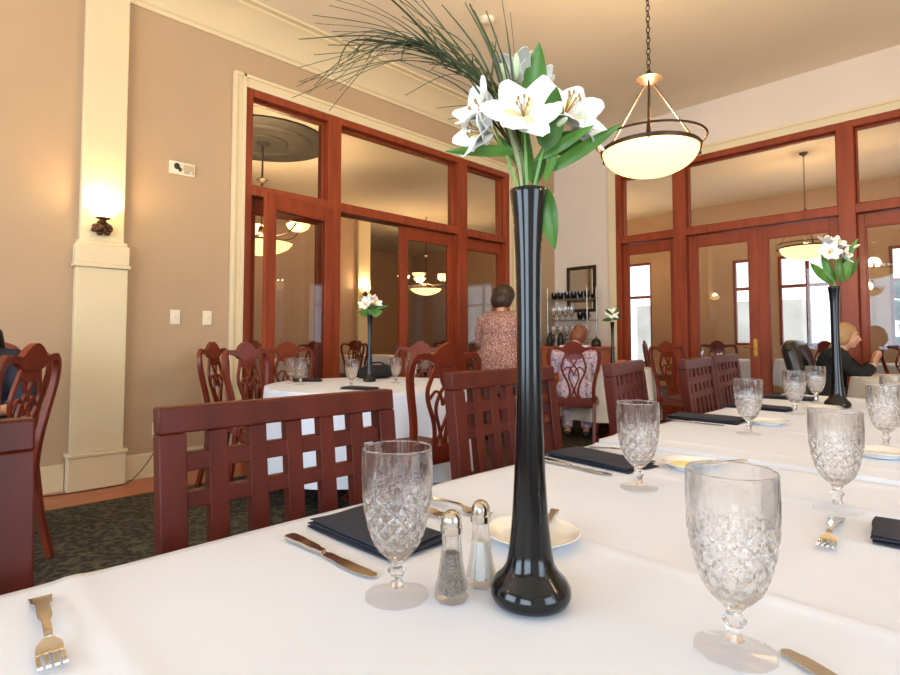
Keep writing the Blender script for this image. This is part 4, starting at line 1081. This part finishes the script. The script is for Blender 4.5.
def face_parts(body, c, M, s=1, brow='hair_blonde'):
    c = Vector(c); V = lambda x, y, z: c+M @ Vector((x*s, y*s, z*s))
    for x in (-1, 1):
        e = MB(); e.ell(V(x*.033, .078, .006), (.012*s, .009*s, .009*s), 12, 8, M); e = e.build('eye', 'china', body)
        q = MB(); q.ell(V(x*.033, .086, .006), (.0052*s, .002*s, .0052*s), 10, 6, M); q.build('iris', 'dark_plastic', e)
        q = MB(); q.tube([V(x*.014, .09, .034), V(x*.034, .09, .038), V(x*.053, .072, .032)], .0035*s, 6); q.build('eyebrow', brow, body)
    q = MB(); q.tube([V(-.02, .082, -.058), V(0, .093, -.058), V(.02, .082, -.058)], [.003*s, .006*s, .003*s], 6); q.build('lips', 'dress_lip', body)
mat('dress_lip', (186, 104, 94), .5)
def torso(b, pel, che, neck, shl, shr, g=0, s=1, wide=1, hip=1):
    pel, che, neck, shl, shr = map(Vector, (pel, che, neck, shl, shr)); mid = pel.lerp(che, .5)
    ax = (che-pel).normalized(); rt = (shr-shl).normalized(); rt = (rt-ax*rt.dot(ax)).normalized(); M = Matrix((rt, ax.cross(rt), ax)).transposed()
    b.ell(pel, ((.175*hip+g)*s*wide, (.125+g)*s*wide, (.14+g)*s), 20, 12, M); b.ell(mid, ((.15+g)*s*wide, (.112+g)*s*wide, (.17+g)*s), 20, 12, M)
    b.ell(che, ((.165+g)*s*wide, (.115+g)*s*wide, (.17+g)*s), 20, 12, M)
    b.tube([shl, che.lerp(neck, .55), shr], [(.058+g)*s, (.085+g)*s, (.058+g)*s], 12)
def limb(b, pts, rs, g=0): b.tube(spline(pts, 4), [rs[min(len(rs)-1, i//4)]*(1-(i % 4)/4)+rs[min(len(rs)-1, i//4+1)]*((i % 4)/4)+g for i in range(4*(len(pts)-1)+1)], 12)
def mrot(yaw=0, pitch=0, roll=0): return Matrix.Rotation(yaw, 3, 'Z') @ Matrix.Rotation(pitch, 3, 'X') @ Matrix.Rotation(roll, 3, 'Y')
def figure(label, loc, rz, J, top, legs, s=1, wide=1, hip=1, sleeve=1.0, skirt=None):
    """J holds the joints in local metres, facing +Y"""
    t = thing('person', label, 'person', loc, rz)
    b = MB(); torso(b, J['pel'], J['che'], J['neck'], J['shl'], J['shr'], 0, s, wide, hip)
    head(b, J['head'], J['hM'], s); b.tube([Vector(J['neck'])-Vector((0, 0, .04)), J['neck'], Vector(J['head'])+J['hM'] @ Vector((0, -.03, -.08))*s], [.06*s, .052*s, .05*s], 12)
    for a in ('l', 'r'):
        limb(b, [J['sh'+a], J['el'+a], J['wr'+a]], [.05*s*wide, .04*s, .027*s]); hand(b, J['wr'+a], J['hd'+a], J['hu'+a], s)
        limb(b, [J['hi'+a], J['kn'+a], J['an'+a]], [.085*s, .06*s, .04*s])
        an = Vector(J['an'+a]); b.tube([an-Vector((0, .04, .02)), an+Vector((0, .03, -.035)), an+Vector((0, .15, -.05))], [.04*s, .042*s, .03*s], 10)
    body = b.build('body', 'skin', t, remesh=.009)
    b = MB(); torso(b, J['pel'], J['che'], J['neck'], J['shl'], J['shr'], .014, s, wide, hip)
    for a in ('l', 'r'):
        e = Vector(J['sh'+a]).lerp(Vector(J['el'+a]), min(1, sleeve)) if sleeve <= 1 else None
        if e is not None: limb(b, [J['sh'+a], Vector(J['sh'+a]).lerp(e, .5), e], [.062*s*wide, .06*s*wide, .056*s*wide], .008)
        else: limb(b, [J['sh'+a], J['el'+a], Vector(J['el'+a]).lerp(Vector(J['wr'+a]), sleeve-1)], [.06*s*wide, .052*s, .042*s], .006)
    if skirt: b.ell(Vector(J['pel'])-Vector((0, 0, .08)), (.2*s*wide, .16*s*wide, skirt), 20, 12)
    b.build('top', top, t, remesh=.010)
    b = MB(); pel = Vector(J['pel']); b.ell(pel-Vector((0, 0, .03)), (.182*s*wide*hip, .135*s*wide, .13*s), 20, 12)
    for a in ('l', 'r'): limb(b, [J['hi'+a], J['kn'+a], Vector(J['kn'+a]).lerp(Vector(J['an'+a]), .93)], [.1*s*wide, .072*s, .058*s], .006)
    b.build('trousers', legs, t, remesh=.010)
    for a in ('l', 'r'):
        an = Vector(J['an'+a]); q = MB(); q.tube([an-Vector((0, .05, .03)), an+Vector((0, .03, -.035)), an+Vector((0, .13, -.045)), an+Vector((0, .17, -.05))], [.042*s, .05*s, .042*s, .025*s], 12, flat=.75, up=(0, 0, 1)); q.build('shoe', 'dark_plastic', t, remesh=.008)
    return t, body
def hair(t, c, M, m, s=1, length=.12, back=.0, extra=None):
    c = Vector(c); V = lambda x, y, z: c+M @ Vector((x*s, y*s, z*s)); b = MB()
    b.ell(V(0, -.022, .045), (.088*s, .098*s, .088*s), 20, 14, M); b.ell(V(0, -.05, -.01), (.088*s, .068*s, .085*s), 18, 12, M)
    for x in (-1, 1): b.ell(V(x*.068, -.022, -.005), (.026*s, .05*s, .075*s), 12, 10, M)
    if length > .12:
        for k in range(7):
            x = -.07+.0233*k; b.tube([V(x, -.06, .0), V(x*1.1, -.085, -.08), V(x*1.25, -.1-back, -length*.7), V(x*1.2, -.1-back*1.3, -length)], [.032*s, .03*s, .026*s, .012*s], 8)
    if extra: extra(b, V)
    return b.build('hair', m, t, remesh=.009)
# standing woman by the doorway, her back to the viewer
J = dict(pel=(0, 0, .88), che=(0, .04, 1.19), neck=(0, .06, 1.37), head=(.0, .12, 1.50), hM=mrot(-.35, -.38), shl=(-.2, .04, 1.30), shr=(.2, .05, 1.30),
         ell=(-.27, .06, 1.05), elr=(.26, .10, 1.03), wrl=(-.2, .27, .98), wrr=(.17, .30, .96), hdl=(.4, .9, -.1), hdr=(-.4, .9, -.1), hul=(.2, 0, 1), hur=(-.2, 0, 1),
         hil=(-.1, 0, .84), hir=(.1, 0, .84), knl=(-.11, .02, .46), knr=(.11, .03, .46), anl=(-.11, -.02, .07), anr=(.12, -.01, .07))
t, body = figure('person with short brown hair in a speckled red and white blouse standing with back turned', (-3.80, 4.5, 0), face_to(-.25, .97), J, 'blouse_print', 'trouser_dark', 1.02, 1.32, 1.08, 1.35, .30)
face_parts(body, J['head'], J['hM'], 1, 'hair_brown'); hair(t, J['head'], J['hM'], 'hair_brown', 1.3)
# seated person with reddish hair
J = dict(pel=(0, -.04, .56), che=(0, .03, .85), neck=(.0, .09, 1.0), head=(.04, .17, 1.10), hM=mrot(-.3, -.55, .15), shl=(-.165, .04, .95), shr=(.165, .05, .95),
         ell=(-.21, .12, .74), elr=(.21, .12, .74), wrl=(-.1, .33, .79), wrr=(.1, .34, .79), hdl=(.5, .8, 0), hdr=(-.5, .8, 0), hul=(0, 0, 1), hur=(0, 0, 1),
         hil=(-.09, .02, .53), hir=(.09, .02, .53), knl=(-.1, .36, .53), knr=(.1, .36, .53), anl=(-.1, .36, .08), anr=(.1, .36, .08))
l, r = crest(-3.02, 4.70, (-.5, .86))
t, body = figure('person with reddish hair in a pale floral top seated with back turned', l, r, J, 'dress_print', 'dress_print', .92, 1.12, 1, 1.0)
face_parts(body, J['head'], J['hM'], .92, 'hair_red'); hair(t, J['head'], J['hM'], 'hair_red', .95, extra=lambda b, V: b.ell(V(0, -.1, .07), (.04, .04, .036)))
# woman in black in profile
J = dict(pel=(0, -.04, .56), che=(0, .03, .84), neck=(0, .075, .99), head=(0, .135, 1.10), hM=mrot(.1, -.08), shl=(-.165, .05, .935), shr=(.165, .05, .935),
         ell=(-.2, .22, .775), elr=(.19, .22, .775), wrl=(-.05, .315, .85), wrr=(.06, .33, .835), hdl=(.35, .15, .8), hdr=(-.45, .2, .75), hul=(.3, -.8, .3), hur=(-.3, -.8, .3),
         hil=(-.09, .02, .54), hir=(.09, .02, .54), knl=(-.1, .42, .53), knr=(.1, .42, .53), anl=(-.1, .38, .08), anr=(.1, .38, .08))
t, body = figure('person with long blonde hair in black, seated in profile with hands raised over the table', (-1.17, 6.12, 0), face_to(.985, .1), J, 'cloth_black', 'cloth_black', 1, 1.05, 1, 1.85)
face_parts(body, J['head'], J['hM'], 1, 'hair_blonde'); hair(t, J['head'], J['hM'], 'hair_blonde', 1, .36, .07)
w = Vector(J['wrr']); d = (w-Vector(J['elr'])).normalized(); q = w-d*.02
b = MB(); b.tube([q-d*.01, q+d*.01], .033, 16); wt = b.build('watch_strap', 'plastic_cream', t)
b = MB(); b.ell(q+Vector((.03, -.012, .0)), (.012, .018, .018)); b.build('watch_face', 'china', wt)
# person cut off at the left edge
J = dict(pel=(0, -.02, .56), che=(0, .06, .85), neck=(0, .1, 1.01), head=(0, .15, 1.115), hM=mrot(.0, -.15), shl=(-.18, .06, .95), shr=(.18, .06, .95),
         ell=(-.23, .14, .72), elr=(.23, .14, .72), wrl=(-.13, .34, .70), wrr=(.13, .34, .70), hdl=(.4, .9, -.1), hdr=(-.4, .9, -.1), hul=(0, 0, 1), hur=(0, 0, 1),
         hil=(-.09, .02, .54), hir=(.09, .02, .54), knl=(-.1, .4, .53), knr=(.1, .4, .53), anl=(-.1, .38, .08), anr=(.1, .38, .08))
qchair(-4.36, .43, .93, -.36, 'splat back chair of the person with long dark hair at the left edge')
l, r = crest(-4.36, .43, (.93, -.36))
t, body = figure('person with long dark hair in navy, mostly cut off by the left edge', l, r, J, 'cloth_navy', 'cloth_black', 1, 1, 1, 1.5)
face_parts(body, J['head'], J['hM'], 1, 'hair_dark'); hair(t, J['head'], J['hM'], 'hair_dark', 1, .34, .03)

# ------------------------------------------------------------------ adjoining rooms
round_table('round table in the adjoining room before the far pilaster', 'white cloth on the table before the far pilaster', -9.2, 6.75, .6, .5, 21)
round_table('round table in the adjoining room under the large chandelier', 'white cloth on the table under the large chandelier', -8.2, 4.55, .6, .5, 22)
round_table('round table in the adjoining room under the small distant chandelier', 'white cloth on the table under the small chandelier', -9.9, 9.1, .6, .5, 23)
def hchair(tx, ty, deg, label, r=1.1):
    a = math.radians(deg); qchair(tx+r*math.cos(a), ty+r*math.sin(a), -math.cos(a), -math.sin(a), label)
hchair(-9.2, 6.75, -50, 'splat back chair in the adjoining room, before the table by the pilaster')
hchair(-9.2, 6.75, 40, 'splat back chair in the adjoining room, right of the table by the pilaster')
hchair(-8.2, 4.55, -15, 'splat back chair in the adjoining room, near side of the table under the large chandelier')
hchair(-8.2, 4.55, 75, 'splat back chair in the adjoining room, right of the table under the large chandelier')
hchair(-8.2, 4.55, 190, 'splat back chair in the adjoining room, far side of the table under the large chandelier')
hchair(-9.9, 9.1, -25, 'splat back chair in the adjoining room, near side of the table under the small chandelier')
hchair(-9.9, 9.1, 60, 'splat back chair in the adjoining room, right of the table under the small chandelier')
round_table('round table in the room behind, through the left leaf of the back doors', 'white cloth on the table behind the left door leaf', -3.3, 9.3, .6, .5, 24)
round_table('round table in the room behind, through the right leaf of the back doors', 'white cloth on the table behind the right door leaf', -2.1, 10.3, .6, .5, 25)
round_table('round table in the room behind, beyond the person in black', 'white cloth on the table beyond the person in black', -.7, 9.2, .6, .5, 26)
hchair(-3.3, 9.3, -70, 'splat back chair behind the left leaf of the back doors, before its table')
hchair(-3.3, 9.3, 200, 'splat back chair behind the left leaf of the back doors, left of its table')
hchair(-2.1, 10.3, -75, 'splat back chair behind the right leaf of the back doors, before its table')
hchair(-2.1, 10.3, 10, 'splat back chair behind the right leaf of the back doors, right of its table')
hchair(-.7, 9.2, -95, 'splat back chair in the room behind, before the table beyond the person in black')
for x, y, l in [(-3.45, 9.05, 'goblet on the table behind the left door leaf, left one'), (-3.15, 9.0, 'goblet on the table behind the left door leaf, right one'),
                (-2.2, 9.95, 'goblet on the table behind the right door leaf'), (-.9, 8.9, 'goblet on the table beyond the person in black, left one'), (-.55, 8.85, 'goblet on the table beyond the person in black, right one')]:
    dup(g0, (x, y, TZ+.003), 0, l, 'goblets in the room behind')
